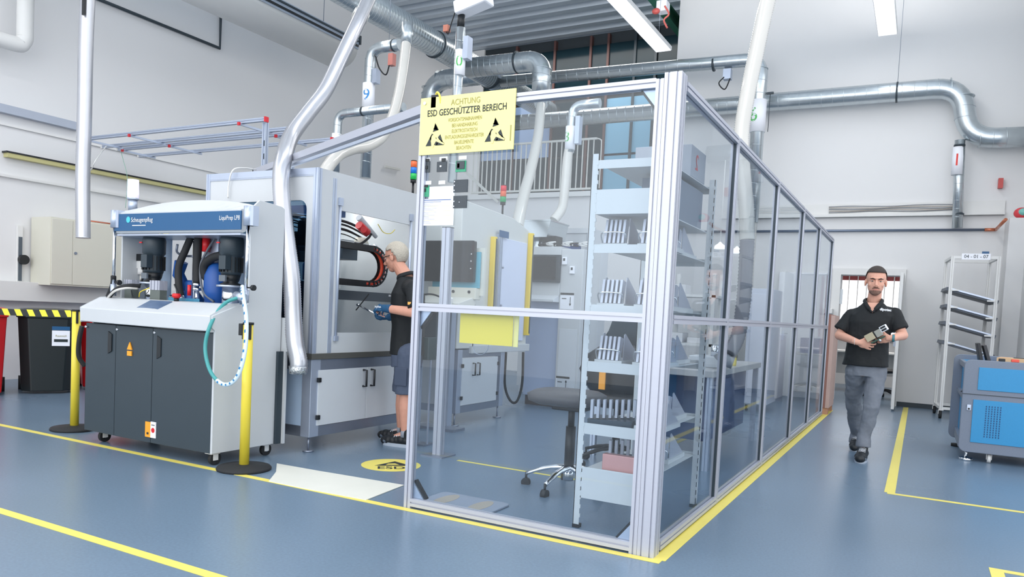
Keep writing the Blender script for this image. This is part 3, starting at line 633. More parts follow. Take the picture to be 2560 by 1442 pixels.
# teal hose loop with patterned outer side
tl = [PX(600, 742, y=3.66), PX(560, 760, y=3.6), PX(527, 810, y=3.46), PX(513, 870, y=3.43), PX(527, 930, y=3.42), PX(560, 961, y=3.42), PX(592, 944, y=3.43), PX(612, 880, y=3.46), PX(616, 800, y=3.52), PX(608, 740, y=3.62), PX(606, 715, y=3.66)]
hl = spl(tl, 10)
L('loop_hose', MB().tube(hl[:46], .0125, 12), teal)
lp2 = L('printed_hose', MB().tube(hl[45:], .0135, 12), M('hose_pale_print', (206, 226, 238), .5))
for k in range(46, len(hl)-2, 3):
    a = hl[k]; b_ = hl[k+1]; L('print_patch', MB().bar(a+Vector((0, -.0135, 0)), a+(b_-a)*.9+Vector((0, -.0135, 0)), .012, .003, up=(0, -1, 0)), M('patch_blue', (30, 116, 170), .5), lp2)
L('hose_fitting', MB().tube([PX(590, 738, y=3.68), PX(612, 745, y=3.66)], .028, 14), steel_v)
wh = [PX(350, 715, y=3.74), PX(320, 714, y=3.66), PX(292, 722, y=3.62), PX(270, 745, y=3.66)]
L('hose', MB().tube(spl(wh), .016, 10), rubber); L('hose', MB().tube(spl([q+Vector((0, -.02, -.02)) for q in wh]), .009, 10), hose_w)
L('hose', MB().tube(spl([PX(284, 690, y=3.7), PX(282, 712, y=3.71), PX(268, 748, y=3.72)]), .02, 10), rubber)
tl2 = [PX(205, 815, y=3.72), PX(198, 850, y=3.71), PX(197, 890, y=3.72), PX(212, 915, y=3.76)]
L('side_cable', MB().tube(spl(tl2), .018, 10), rubber)
# beacon on top
bp_ = PX(333, 470, y=4.0)
bc = L('beacon', MB().cyl((bp_.x, 4.0, 1.84), (bp_.x, 4.0, 1.93), .035).cyl((bp_.x, 4.0, 1.93), (bp_.x, 4.0, 1.945), .045), steel_v)
L('beacon_lens', MB().lathe((bp_.x, 4.0, 1.945), [(.043, 0), (.045, .04), (.043, .1), (.043, .15)], 24), M('beacon_lens', (206, 200, 250), .2, emit=.9), bc)
def castor(t, x, y, r=.045, z1=.09, wheel=rubber, ang=0):
    h = MB().obox((x, y, z1-.005), .07, .07, .008).obox((x-.02, y+.012, (z1+r)/2), .004, .04, z1-r+.02).obox((x+.02, y+.012, (z1+r)/2), .004, .04, z1-r+.02)
    f = h.build('castor', white, t); MB().cyl((x-.014, y+.018, r), (x+.014, y+.018, r), r, n=22).build('wheel', wheel, f); MB().cyl((x-.018, y+.018, r), (x+.018, y+.018, r), r*.35, n=12).build('hub', chrome, f)
for x, y in ((X0+.12, Y0+.07), (X1-.05, Y0+.05), (X1-.05, Y1-.08), (X0+.12, Y1-.08)): castor(lp, x, y)

# ---------------------------------------------------------------- barrier posts
def barrier(x, y, label):
    t = thing('barrier_post', label, 'barrier post', (x, y, 0), 'yellow belt barrier posts')
    MB().lathe((x, y, 0), [(.178, 0), (.18, .012), (.172, .022), (.06, .034), (.04, .036)], 40).build('base', rubber, t)
    MB().cyl((x, y, .03), (x, y, .985), .0325, n=28).build('pole', yellow, t)
    MB().cyl((x, y, .985), (x, y, 1.0), .036, n=28).build('cap', black, t)
    for a in (-2.6, -.4):
        c = Vector((x+.034*cos(a), y+.034*sin(a), .935)); MB().obox(c, .012, .018, .1, Matrix.Rotation(a, 3, 'Z')).build('belt_slot', black, t, bevel=.003)
    return t
b1 = Z1 = PX(612, 1170, z=0)
t1 = barrier(-3.975, 3.60, 'yellow barrier post on black disc base in front of the white machine corner')
MB().obox((-4.018, 3.585, .95), .03, .035, .08).build('belt_clip', black, t1, bevel=.003)
t2 = barrier(-6.13, 3.74, 'yellow barrier post with striped belt beside the red bin on the left')
bt = stripes('belt_stripes', (24, 30, 28), (238, 226, 60), 8.2, 'X', .52, .5, diag=.55)
q0 = Vector((-6.165, 3.73, .99)); vs = []; N = 24
for k in range(N+1):
    s_ = k/N; p0 = q0+Vector((-1.55*s_, -.45*s_+.0, -.05*sin(pi*s_)*.35)); vs += [p0, p0-Vector((0, 0, .055))]
MB().add(vs, [(2*k, 2*k+1, 2*k+3, 2*k+2) for k in range(N)]).build('belt', bt, t2, solid=.002)

# ---------------------------------------------------------------- potting machine cabinet
pm = thing('potting_machine', 'large white enclosed machine with open side window where the older worker stands', 'machine', (-4.6, 5.0, 0))
def Pm(name, mb, m, par=None, **k): return mb.build(name, m, par or pm, **k)
PX0, PX1, PY0, PY1, TP = -5.28, -4.05, 4.29, 5.62, 2.17
fr = [MB().box(PX1-.09, PX1, PY0, PY0+.1, .12, .72), MB().box(PX0, PX0+.09, PY0, PY0+.1, .12, .72), MB().box(PX1-.09, PX1, PY1-.1, PY1, .12, .72), MB().box(PX0, PX0+.09, PY1-.1, PY1, .12, .72)]
for f in fr: Pm('frame_post', f, steel_v, bevel=.003)
for z0, z1 in ((.12, .2), (.63, .72)):
    Pm('frame_rail', MB().box(PX1-.06, PX1-.002, PY0+.1, PY1-.1, z0, z1), steel, bevel=.002); Pm('frame_rail', MB().box(PX0+.09, PX1-.09, PY0+.002, PY0+.06, z0, z1), steel, bevel=.002)
Pm('table_top', MB().box(PX0-.0, PX1+.012, PY0-.012, PY1, .72, .765), M('band_taupe', (84, 84, 80), .45), bevel=.002)
ymid = 4.94
for i, (a, b_) in enumerate(((PY0+.075, ymid-.003), (ymid+.003, PY1-.075))):
    d = Pm('door', MB().box(PX1-.012, PX1+.008, a, b_, .205, .635), machine_w, bevel=.002)
    yh = b_-.045 if i == 0 else a+.05
    Pm('handle', MB().tube([(PX1+.005, yh-.0, .48), (PX1+.045, yh, .48), (PX1+.045, yh, .615-.0), (PX1+.005, yh, .615)], .009, 10), black, d)
    for z in (.27, .56): Pm('hinge', MB().box(PX1+.0, PX1+.022, (a-.012 if i == 0 else b_-.01), (a+.02 if i == 0 else b_+.012), z-.018, z+.018), black, d, bevel=.003)
Pm('base_panel', MB().box(PX0+.08, PX1-.085, PY0+.015, PY0+.025, .2, .64), M('panel_blue_white', (190, 212, 236), .35))
for x, y in ((PX1-.05, PY0+.05), (PX0+.05, PY0+.05), (PX1-.05, PY1-.05)): Pm('levelling_foot', MB().cyl((x, y, 0), (x, y, .014), .042).cyl((x, y, .014), (x, y, .12), .008), steel)
# upper enclosure
for x, y in ((PX1-.045, PY0), (PX0, PY0), (PX1-.045, PY1-.045)): Pm('corner_profile', MB().tslot('z', .765, TP, x, x+.045, y, y+.045, hw=.003, dp=.004), steel_v)
ff = MB(); frame_with_hole(ff, 'y', PY0+.006, PY0+.022, PX0+.045, PX1-.045, .765, TP-.055, -5.16, -4.16, .92, 1.93, .07); Pm('front_panel', ff, machine)
Pm('top_beam', MB().box(PX0+.045, PX1-.045, PY0+.002, PY0+.045, TP-.05, TP).box(PX0+.045, PX1-.045, PY0-.0, PY0+.006, TP-.06, TP-.052), steel_v)
ml = Pm('interior_fill_strip', MB().box(-4.75, -4.65, 4.5, 5.5, TP-.06, TP-.03), M('fill_strip_glow', (240, 246, 255), .5, emit=2.0))  # glowing strip added to brighten the cabinet's inside
area('interior_fill_light', (-4.7, 5.05, TP-.07), .1, 1.1, 4)  # added fill light below the strip
Pm('fixed_panel', MB().box(PX1-.022, PX1-.004, PY0+.045, 4.50, .765, TP), machine); Pm('panel_joint', MB().tslot('z', .765, TP-.05, PX1-.03, PX1, 4.46, 4.50, hw=.003, dp=.004), steel_v)
fw = MB(); frame_with_hole(fw, 'x', PX1-.02, PX1-.002, 4.5, PY1-.045, .765, TP, 4.565, 5.46, .925, 1.885, .002); Pm('side_panel', fw, machine)
for y in (4.54, 5.47): Pm('sash_rail', MB().cyl((PX1+.006, y, .90), (PX1+.006, y, 1.93), .011, n=12).box(PX1-.0, PX1+.02, y-.02, y+.02, 1.92, 1.98).box(PX1-.0, PX1+.02, y-.02, y+.02, .86, .9), steel_v)
Pm('rear_panel', MB().box(PX0, PX0+.02, PY0+.02, PY1, .765, TP), M('inner_pale', (206, 210, 208), .5)); Pm('end_panel', MB().box(PX0, PX1-.03, PY1-.02, PY1, .765, TP), M('inner_pale2', (200, 206, 208), .5))
Pm('interior_beam', MB().box(-4.42, -4.3, 4.4, 5.56, 1.19, 1.27), M('beam_grey', (84, 92, 100), .4)); Pm('interior_plate', MB().box(-4.9, -4.86, 4.4, 5.5, 1.3, 1.62), M('inner_pale3', (198, 204, 206), .4))
for y in (4.46, 4.56, 4.63): Pm('linear_guide', MB().tslot('z', .765, 1.185, -4.35, -4.3, y, y+.035), steel_v)
Pm('cable_tray', MB().box(-4.5, -4.3, 4.55, 5.2, 1.66, 1.69), machine)
# energy chain: C-shaped loop with links
cc = []; yc, zc, R_ = 5.08, 1.485, .15
for k in range(7): cc.append((4.48+k*(yc-4.48)/7, zc+R_))
for k in range(13): a = pi/2-pi*k/12; cc.append((yc+R_*1.15*cos(a), zc+R_*sin(a)))
for k in range(1, 8): cc.append((yc-k*(yc-4.48)/7, zc-R_))
for k in range(len(cc)-1):
    a, b_ = Vector((-4.17, *cc[k])), Vector((-4.17, *cc[k+1])); m_ = (a+b_)/2
    g = MB()
    rad = (m_-Vector((-4.17, yc, zc))).normalized() if cc[k][0] >= yc else Vector((0, 0, 1 if m_.z > zc else -1))
    g.bar(a+Vector((-.035, 0, 0)), b_+Vector((-.035, 0, 0)), .008, .05, up=(0, m_.y-yc, m_.z-zc))
    if cc[k][0] >= yc-.02:
        for q_ in (-.02, .02): g.bar(a+rad*q_+Vector((.035, 0, 0)), b_+rad*q_+Vector((.035, 0, 0)), .008, .014, up=(0, rad.y, rad.z))
        g.bar(m_-rad*.024+Vector((.035, 0, 0)), m_+rad*.024+Vector((.035, 0, 0)), .012, .012)
    else: g.bar(a+Vector((.035, 0, 0)), b_+Vector((.035, 0, 0)), .008, .05, up=(0, 0, 1))
    g.bar(m_+Vector((-.04, 0, 0))+(m_-Vector((-4.17, yc, zc))).normalized()*.02, m_+Vector((.04, 0, 0))+(m_-Vector((-4.17, yc, zc))).normalized()*.02, .012, .006)
    Pm('chain_link', g, black)
for dx, m_ in ((-.012, M('cable_orange', (232, 90, 60), .5)), (.018, M('cable_orange2', (210, 70, 50), .5))): Pm('chain_cable', MB().tube([(-4.17+dx, p[0], p[1]) for p in cc[6:21]], .013, 8), m_)
vv = [PX(898, 540, x=-4.35), PX(930, 586, x=-4.35)]
Pm('valve_body', MB().tube([PX(897, 543, x=-4.3), PX(940, 592, x=-4.3)], [.03, .018], 14), machine_w); Pm('valve_collar', MB().tube([PX(897, 562, x=-4.28), PX(918, 582, x=-4.28)], .036, 14), red); Pm('valve_knob', MB().tube([PX(909, 574, x=-4.28), PX(909, 574, x=-4.235)], .026, 14), red)
fp = PX(903, 600, x=-4.4); Pm('funnel', MB().lathe((-4.4, fp.y, fp.z-.09), [(.035, 0), (.035, .05), (.07, .055), (.05, .11)], 18), beige)
Pm('pipe_fitting', MB().cyl((-4.38, fp.y+.05, fp.z-.045), (-4.38, fp.y+.17, fp.z-.045), .016).cyl((-4.38, fp.y+.16, fp.z-.09), (-4.38, fp.y+.16, fp.z-.02), .014).ell((-4.38, fp.y+.17, fp.z-.045), .026), chrome)
for k, (zz, dr, r_) in enumerate(((1.86, .0, .012), (1.84, .02, .009), (1.81, .03, .007), (1.79, .01, .006), (1.76, .02, .005))):
    Pm('cable', MB().tube(spl([(-4.5, 4.5, zz), (-4.45, 4.75, zz-dr), (-4.4, 5.0, zz-dr*.5), (-4.4, 5.3, zz-.05-dr)]), r_, 8), rubber)
Pm('cable', MB().tube(spl([(-4.3, 5.25, 1.80), (-4.3, 5.2, 1.74), (-4.3, 5.1, 1.68), (-4.3, 5.02, 1.675)]), .011, 8), rubber)
Pm('cable', MB().tube(spl([(-4.2, 4.6, 1.9), (-4.2, 4.63, 1.83), (-4.2, 4.58, 1.76)]), .012, 8), rubber)
Pm('earth_wire', MB().tube(spl([(-4.2, 5.2, 1.86), (-4.2, 5.28, 1.80), (-4.2, 5.38, 1.80), (-4.2, 5.44, 1.84)]), .0035, 6), yellow)
Pm('interior_box', MB().box(-4.7, -4.5, 5.1, 5.3, 1.55, 1.72), M('box_slate', (70, 84, 96), .4))
Pm('push_rod', MB().tube([PX(922, 735, x=-4.2), PX(890, 775, x=-4.2)], .005, 8), rubber)
# what shows through the rounded front window
Pm('guard_glass', MB().box(-5.18, -4.14, PY0+.026, PY0+.03, .9, 1.95), tint)
Pm('process_head', MB().box(-4.62, -4.42, 4.5, 4.62, 1.48, 1.72).cyl((-4.5, 4.45, 1.45), (-4.5, 4.45, 1.8), .04), black, bevel=.01)
Pm('process_head', MB().box(-4.38, -4.22, 4.42, 4.5, 1.55, 1.8), blacks, bevel=.02); Pm('ring_light', MB().lathe((-4.3, 4.45, 1.80), [(.05, 0), (.07, .01), (.05, .02)], 24), chrome)
Pm('bottle', MB().lathe((-4.27, 4.44, 1.33), [(.035, 0), (.037, .12), (.015, .16), (.015, .19)], 16), M('bottle_blue', (140, 170, 214), .2))
Pm('wash_tank', MB().box(-4.5, -4.2, 4.4, 4.55, 1.02, 1.32), M('tank_teal', (60, 100, 104), .3, noise=.25, scale=25))
Pm('cross_beam', MB().box(-5.2, -4.2, 4.7, 4.78, 1.86, 1.96), M('beam_blue', (70, 96, 140), .4)); Pm('cross_rod', MB().cyl((-5.1, 4.36, 1.90), (-4.15, 4.36, 1.82), .006), chrome)
Pm('actuator', MB().box(-4.95, -4.85, 4.42, 4.5, 1.80, 1.86).box(-4.8, -4.72, 4.42, 4.5, 1.79, 1.84), white)
Pm('interior_floor', MB().box(PX0+.03, PX1-.03, PY0+.03, PY1-.03, .766, .79), steel)
Pm('white_hose', MB().tube(spl([PX(570, 495, y=4.27), PX(572, 460, y=4.27), PX(583, 425, y=4.27), PX(610, 420, y=4.4), PX(640, 424, y=4.6)]), .006, 8), white)

# ---------------------------------------------------------------- signal towers
def tower(p, cols, label, h=.055, pole=.12, r=.03):
    t = thing('signal_tower', label, 'signal light', (p.x, p.y, p.z-pole))
    MB().cyl((p.x, p.y, p.z-pole), (p.x, p.y, p.z), .011).build('pole', black, t); MB().cyl((p.x, p.y, p.z), (p.x, p.y, p.z+.03), r*.9, n=20).build('socket', black, t)
    z = p.z+.03
    for c in cols: MB().lathe((p.x, p.y, z), [(r, 0), (r, h*.9), (r*.93, h)], 20).build('lens', M('lens_%d' % c[0], c, .25, noise=.05), t); z += h
    MB().lathe((p.x, p.y, z), [(r, 0), (r*.9, .008)], 20).build('cap', black, t)
tower(PX(1033, 457, y=5.9), [(40, 190, 90), (30, 120, 210), (236, 110, 60)], 'orange, blue and green signal tower on the white machine beside the partition post', h=.058, pole=.14)
tower(PX(1257, 512, y=7.5), [(20, 150, 90), (220, 96, 60), (214, 30, 50)], 'red, orange and green signal tower on the machine behind the partition', h=.062, pole=.11, r=.034)
p = PX(1537, 573, y=9.6)
tower(p, [(215, 32, 40)], 'small red signal light behind the shelving rack', h=.11, pole=.1, r=.045)
# ---------------------------------------------------------------- second machine with control screen
m3 = thing('assembly_machine', 'white machine with yellow light curtains and cabinet doors behind the partition pane', 'machine', (-4.4, 6.9, 0))
def T3(name, mb, m, par=None, **k): return mb.build(name, m, par or m3, **k)
a0, a1, c0, c1 = -4.95, -3.95, 6.2, 7.14
for x, y in ((a1-.08, c0), (a0, c0), (a1-.08, c1-.08)): T3('frame_post', MB().box(x, x+.08, y, y+.08, .13, .76), steel_v, bevel=.003)
for z0, z1 in ((.13, .2), (.68, .76)): T3('frame_rail', MB().box(a1-.05, a1-.002, c0+.08, c1-.08, z0, z1), steel); T3('frame_rail', MB().box(a0+.08, a1-.08, c0+.002, c0+.05, z0, z1), steel)
for a, b_ in ((c0+.075, 6.98),):
    d = T3('door', MB().box(a1-.01, a1+.008, a, b_, .205, .675), machine_w, bevel=.002)
    for yh in (6.47, 6.56): T3('handle', MB().tube([(a1, yh, .5), (a1+.04, yh, .5), (a1+.04, yh, .62), (a1, yh, .62)], .008, 8), black, d)
    for z in (.28, .6):
        for yh in (a, b_): T3('hinge', MB().box(a1, a1+.02, yh-.012, yh+.012, z-.018, z+.018), black, d)
T3('base_panel', MB().box(a0+.08, a1-.08, c0+.01, c0+.02, .2, .68), machine_w)
for x, y in ((a1-.04, c0+.04), (a0+.04, c0+.04), (a1-.04, c1-.04)): T3('levelling_foot', MB().cyl((x, y, 0), (x, y, .014), .045).cyl((x, y, .014), (x, y, .13), .009), steel)
T3('hood_body', MB().prism([(6.16, .77), (7.62, .77), (7.62, 2.06), (7.2, 2.17), (6.3, 2.21), (6.16, 2.21)], 'x', a0, a1+.0), M('machine_warm_grey', (204, 206, 203), .42), bevel=.008)
T3('lower_lip', MB().box(a0, a1+.03, 6.4, 7.66, .72, .80), machine, bevel=.006)
dr = T3('sliding_door', MB().box(a1, a1+.02, 6.92, 7.50, .84, 1.93), M('door_pale_blue', (208, 216, 236), .3), bevel=.003)
T3('door_rail', MB().tslot('z', .84, 1.96, a1, a1+.04, 6.84, 6.91, 1, 2), steel_v)
T3('maker_plate', MB().box(a1+.041, a1+.045, 6.82, 7.02, 1.93, 2.0), blue)
T3('door_knob', MB().ell((a1+.03, 6.95, 1.62), .012).ell((a1+.03, 6.95, 1.22), .012), steel, dr)
for y_, z0, z1 in ((6.74, 1.15, 1.92), (7.57, .9, 2.05)):
    T3('light_curtain', MB().box(a1, a1+.055, y_-.025, y_+.025, z0, z1), M('curtain_yellow', (236, 204, 60), .35), bevel=.004); T3('curtain_slot', MB().box(a1+.055, a1+.057, y_-.003, y_+.02, z0+.02, z1-.02), dark)
# control screen on its stand
hm_ = thing('control_terminal', 'black control screen on a white keyboard console standing beside the machine', 'screen', (-3.85, 5.950, 0))
a = PX(1060, 602, y=6.000); b_ = PX(1185, 706, y=6.000); xa, xb, za, zb = a.x, b_.x, b_.z, a.z
MB().prism(rrect(xa, xb, za, zb, .015), 'y', 5.980, 6.020).build('screen', blacks, hm_)
for z in (.45, .62, .8): MB().cyl((xb-.03, 5.976, zb-(zb-za)*z+.05), (xb-.03, 5.980, zb-(zb-za)*z+.05), .006, n=10).build('screen_button', white, hm_)
MB().box(xa+.1, xb+.03, 6.030, 6.060, za-.05, zb-.1).build('screen_back', M('teal_frame', (90, 170, 190), .4), hm_)
MB().box(xb-.1, xb+.06, 6.070, 6.100, za-.12, zb-.06).build('side_housing', M('housing_cream', (216, 216, 206), .4), hm_)
MB().box(xa+.07, xb+.02, 6.000, 6.100, za-.16, za-.05).build('button_panel', beige, hm_, bevel=.006)
for k in (.45, .62, .92): MB().cyl((xa+k*(xb-xa), 5.990, za-.09), (xa+k*(xb-xa), 6.000, za-.09), .014).build('switch', black, hm_)
MB().prism([(5.750, za-.2), (6.050, za-.13), (6.050, za-.22), (5.750, za-.25)], 'x', xa+.05, xb+.0).build('keyboard_tray', M('tray_cream', (214, 214, 206), .4), hm_, bevel=.006)
MB().tube(spl([(xa+.13, 5.750, za-.2), (xa+.17, 5.730, za-.15), (xa+.3, 5.730, za-.13), (xa+.42, 5.740, za-.17), (xa+.47, 5.750, za-.27)]), .008, 8).build('handle', black, hm_)
MB().obox((xa+.5, 5.720, za-.23), .06, .03, .16, Matrix.Rotation(.2, 3, 'Y')).build('hand_scanner', white, hm_, bevel=.01)
MB().box(xa+.2, xa+.32, 6.060, 6.140, 0.02, za-.1).build('stand_column', steel_v, hm_); MB().box(xa+.05, xa+.5, 5.900, 6.1, 0, .025).build('stand_foot', steel, hm_)
MB().box(xa+.08, xa+.26, 5.900, 6.050, .82, 1.12).build('junction_box', M('junction_dark', (44, 62, 72), .3), hm_, bevel=.01)
MB().tube(spl([(xb-.01, 6.050, za-.13), (xb, 6.030, za-.3), (xb-.02, 6.060, za-.6)]), .004, 6).build('cable', rubber, hm_)
# aluminium stand with trays inside the partition corner
c = PX(1112, 760, y=4.9); tp_ = PX(1112, 570, y=4.9)
st2 = thing('profile_stand', 'free-standing aluminium profile post seen in front of the black control screen', 'post', (c.x, 4.9, 0))
MB().tslot('z', .01, tp_.z, c.x-.035, c.x+.035, 4.87, 4.93, 1, 1).build('post', alu, st2); MB().box(c.x-.036, c.x+.036, 4.869, 4.931, tp_.z, tp_.z+.006).build('cap', dark, st2)
MB().box(c.x-.1, c.x+.1, 4.8, 5.0, 0, .01).build('base_plate', steel, st2)
cb = PX(1066, 872, y=5.2); bs = thing('waste_box', 'small dark glossy box on a slim stand just behind the left partition post', 'box', (cb.x, 5.2, 0))
MB().box(cb.x-.055, cb.x+.055, 5.15, 5.27, cb.z-.09, cb.z+.1).build('container', M('glass_dark_green', (40, 62, 66), .12), bs, bevel=.004)
for dx in (-.045, .045): MB().box(cb.x+dx-.006, cb.x+dx+.006, 5.2, 5.212, .012, cb.z-.09).build('leg', steel_v, bs)
MB().box(cb.x-.07, cb.x+.07, 5.14, 5.28, 0, .012).build('foot', steel, bs)
# ---------------------------------------------------------------- oven cabinet with old monitor, and tall cabinet behind
ov = thing('test_cabinet', 'white test cabinet with recessed old monitor and cluttered top', 'cabinet', (-3.95, 8.7, 0))
def O3(name, mb, m, par=None, **k): return mb.build(name, m, par or ov, **k)
yo = 8.3; x0 = PX(1322, 640, y=yo).x; x1 = PX(1398, 640, y=yo).x; x2 = PX(1455, 700, y=yo).x-.02
O3('upper_housing', MB().box(x0, x1, yo+.05, yo+.6, 1.36, 1.98), machine, bevel=.006)
a = PX(1330, 640, y=yo); b_ = PX(1393, 706, y=yo)
O3('monitor', MB().box(a.x, b_.x+.02, yo, yo+.05, b_.z, a.z+.02), dark, bevel=.006); O3('monitor_glass', MB().box(a.x+.02, b_.x-.03, yo-.004, yo, b_.z+.03, a.z), blacks)
O3('shelf', MB().prism([(yo-.1, 1.33), (yo+.1, 1.4), (yo+.1, 1.3), (yo-.1, 1.3)], 'x', x0, x1), machine_w, bevel=.004)
O3('lower_housing', MB().box(x0-.05, x1, yo+.12, yo+.6, .12, 1.3), M('panel_ice', (176, 190, 216), .4), bevel=.004)
O3('right_housing', MB().box(x1, x2, yo+.06, yo+.6, .12, 1.95), machine, bevel=.006)
O3('plinth', MB().box(x0-.03, x2-.02, yo+.15, yo+.55, 0, .12), M('plinth_brown', (70, 60, 58), .5))
for u, v in ((1412, 652), (1431, 675)):
    p = PX(u, v, y=yo+.05); g = O3('controller', MB().box(p.x-.03, p.x+.03, yo+.03, yo+.06, p.z-.045, p.z+.045), paper, bevel=.004); O3('controller_display', MB().box(p.x-.012, p.x+.012, yo+.026, yo+.03, p.z, p.z+.03), blk_ink, g)
for z_, up in ((1.42, 0), (.40, 1)):
    n_ = O3('note_sheet', MB().box(x1+.02, x1+.2, yo+.054, yo+.058, z_-.2, z_), paper)
    O3('note_header', MB().box(x1+.02, x1+.2, yo+.05, yo+.054, z_-.025, z_), blk_ink, n_)
    O3('note_arrow', MB().box(x1+.15, x1+.157, yo+.05, yo+.054, z_-.15, z_-.05).prism([(x1+.14, z_-(.13 if not up else .07)), (x1+.167, z_-(.13 if not up else .07)), (x1+.1535, z_-(.16 if not up else .04))], 'y', yo+.05, yo+.054), blk_ink, n_)
    O3('note_print', MB().box(x1+.04, x1+.1, yo+.051, yo+.054, z_-.075, z_-.065), blk_ink, n_)
O3('door', MB().box(x1+.03, x2-.03, yo+.052, yo+.06, .2, .98), machine_w, bevel=.002)
O3('cable', MB().tube(spl([PX(1265, 880, y=8.1), PX(1262, 960, y=8.1), PX(1275, 1000, y=8.1), PX(1292, 1003, y=8.1), PX(1305, 960, y=8.1), PX(1308, 880, y=8.1)]), .016, 8), rubber)
# hopper box with neck
p = PX(1360, 565, y=8.9); hw_ = .22
O3('hopper', MB().prism([(p.x-.26, 2.32), (p.x+.26, 2.32), (p.x+.22, 2.12), (p.x-.22, 2.12)], 'y', 8.55, 9.1).box(p.x-.27, p.x+.27, 8.54, 9.11, 2.32, 2.335), galv)
O3('hopper_neck', MB().lathe((p.x, 8.75, 1.9), [(.06, 0), (.05, .06), (.07, .12), (.05, .16), (.09, .23)], 18), galv)
for k in range(9):
    q = Vector((x0+.08+k*.075, yo+.2+.05*sin(k*2), 1.99+.02*abs(sin(k)))); O3('cable_coil', MB().tube(spl([q+Vector((.05*cos(a_), .05*sin(a_), .006*a_)) for a_ in [j*.9 for j in range(8)]], 4), .009, 7), white if k % 3 else rubber)
O3('motor_block', MB().box(x0+.02, x0+.22, yo+.3, yo+.5, 1.98, 2.14), black, bevel=.01)
tc_ = thing('tall_cabinet', 'tall white cabinet with rounded dark blue window behind the cluttered test cabinet', 'cabinet', (-4.1, 9.9, 0))
A_ = PX(1372, 592, y=9.6); B_ = PX(1476, 592, y=9.6)
f_ = MB(); frame_with_hole(f_, 'y', 9.6, 9.63, A_.x-.4, B_.x, .1, A_.z+.12, A_.x-.3, B_.x-.13, 1.95, 2.14, .06); f_.build('front', machine, tc_)
MB().box(A_.x-.3, B_.x-.13, 9.66, 9.67, 1.9, 2.2).build('window', M('deep_blue_window', (60, 90, 150), .12, noise=.3), tc_); MB().box(A_.x-.4, B_.x, 9.68, 10.3, .0, A_.z+.12).build('body', machine_w, tc_)
MB().box(A_.x+.02, B_.x-.04, 9.585, 9.6, .2, .24).box(B_.x-.05, B_.x-.045, 9.585, 9.6, .2, A_.z+.05).box(A_.x-.3, B_.x-.045, 9.585, 9.6, A_.z+.045, A_.z+.05).build('door_seam', M('seam_grey', (150, 158, 168), .5), tc_)

# ---------------------------------------------------------------- stools and chair
sx_, sy_ = -1.99, 4.55
stl = thing('work_stool', 'work stool with grey-brown seat and polished star base near the shelving rack', 'stool', (sx_, sy_, 0))
star_base(stl, (sx_, sy_), .29, chrome, black, .045, 5, 3.35, .022, .14)
MB().cyl((sx_, sy_, .06), (sx_, sy_, .14), .035).build('hub', chrome, stl)
MB().cyl((sx_, sy_, .14), (sx_, sy_, .42), .033).cyl((sx_, sy_, .42), (sx_, sy_, .56), .022).build('gas_column', black, stl)
MB().box(sx_-.11, sx_+.11, sy_-.09, sy_+.09, .53, .57).build('seat_plate', black, stl, bevel=.01)
MB().loft([((sx_-.04, sy_, .565), .18, .17), ((sx_-.04, sy_, .585), .235, .215), ((sx_-.04, sy_, .63), .245, .225), ((sx_-.04, sy_, .655), .2, .18), ((sx_-.04, sy_, .66), .05, .05)], 28, e=.6).build('seat', M('seat_brown_grey', (92, 90, 92), .45, noise=.1), stl)
bx, by = -2.02, 5.5
ch = thing('office_chair', 'black high-back chair with orange tag standing behind the shelving rack', 'chair', (bx, by, 0))
star_base(ch, (bx, by), .3, black, black); MB().cyl((bx, by, .1), (bx, by, .48), .03).build('gas_column', black, ch)
MB().loft([((bx+.05, by, .47), .22, .2), ((bx+.05, by, .5), .26, .24), ((bx+.05, by, .55), .26, .24), ((bx+.05, by, .57), .2, .18)], 24, e=.6).build('seat', black, ch)
MB().loft([((bx-.02, by+.03, .50), .16, .07), ((bx-.04, by, .62), .24, .06), ((bx-.06, by-.02, .74), .27, .055), ((bx-.04, by-.03, .86), .22, .055), ((bx, by-.03, .95), .13, .04)], 28, e=.7).build('backrest', M('leather_black', (22, 30, 38), .3, noise=.2), ch)
MB().loft([((bx+.02, by, .94), .2, .03), ((bx+.03, by, 1.05), .14, .03), ((bx+.04, by, 1.2), .1, .025), ((bx+.04, by, 1.22), .06, .02)], 20, e=.8).build('headrest', M('cloth_slate', (40, 56, 66), .8, noise=.2), ch)
q = PX(1510, 940, y=5.4); MB().box(q.x-.025, q.x+.025, 5.36, 5.375, q.z-.1, q.z+.1).build('tag', orange, ch)

# ---------------------------------------------------------------- shelving rack with finned aluminium trays
rk = thing('shelving_rack', 'light grey slotted steel shelving rack inside the partition corner', 'shelving', (-1.38, 4.2, 0))
shelfm = M('shelf_grey', (200, 204, 206), .45, noise=.02); RX0, RX1, RY0, RY1 = -1.6, -1.155, 3.75, 4.66
for x in (RX0, RX1-.035):
    for y in (RY0, RY1-.035):
        pmb = MB().box(x, x+.035, y, y+.004, .0, 2.02).box((x if x < -1.4 else x+.031), (x+.004 if x < -1.4 else x+.035), y, y+.035, 0, 2.02)
        z = .06
        while z < 2: pmb.box(x+.028, x+.04, y-.002, y+.006, z, z+.02); z += .05
        pmb.build('upright', shelfm, rk)
        MB().box(x-.002, x+.037, y-.002, y+.037, 0, .02).build('foot', black, rk)
lv = [(1.985, .045), (1.54, .045), (1.22, .045), (.915, .055), (.58, .06), (.34, .03)]
for k, (z, h) in enumerate(lv):
    MB().box(RX0+.036, RX1-.036, RY0+.002, RY1-.002, z-.02, z-.016).box(RX0+.036, RX1-.036, RY0, RY0+.003, z-h, z).box(RX0+.036, RX1-.036, RY1-.003, RY1, z-h, z).build('shelf', shelfm, rk)
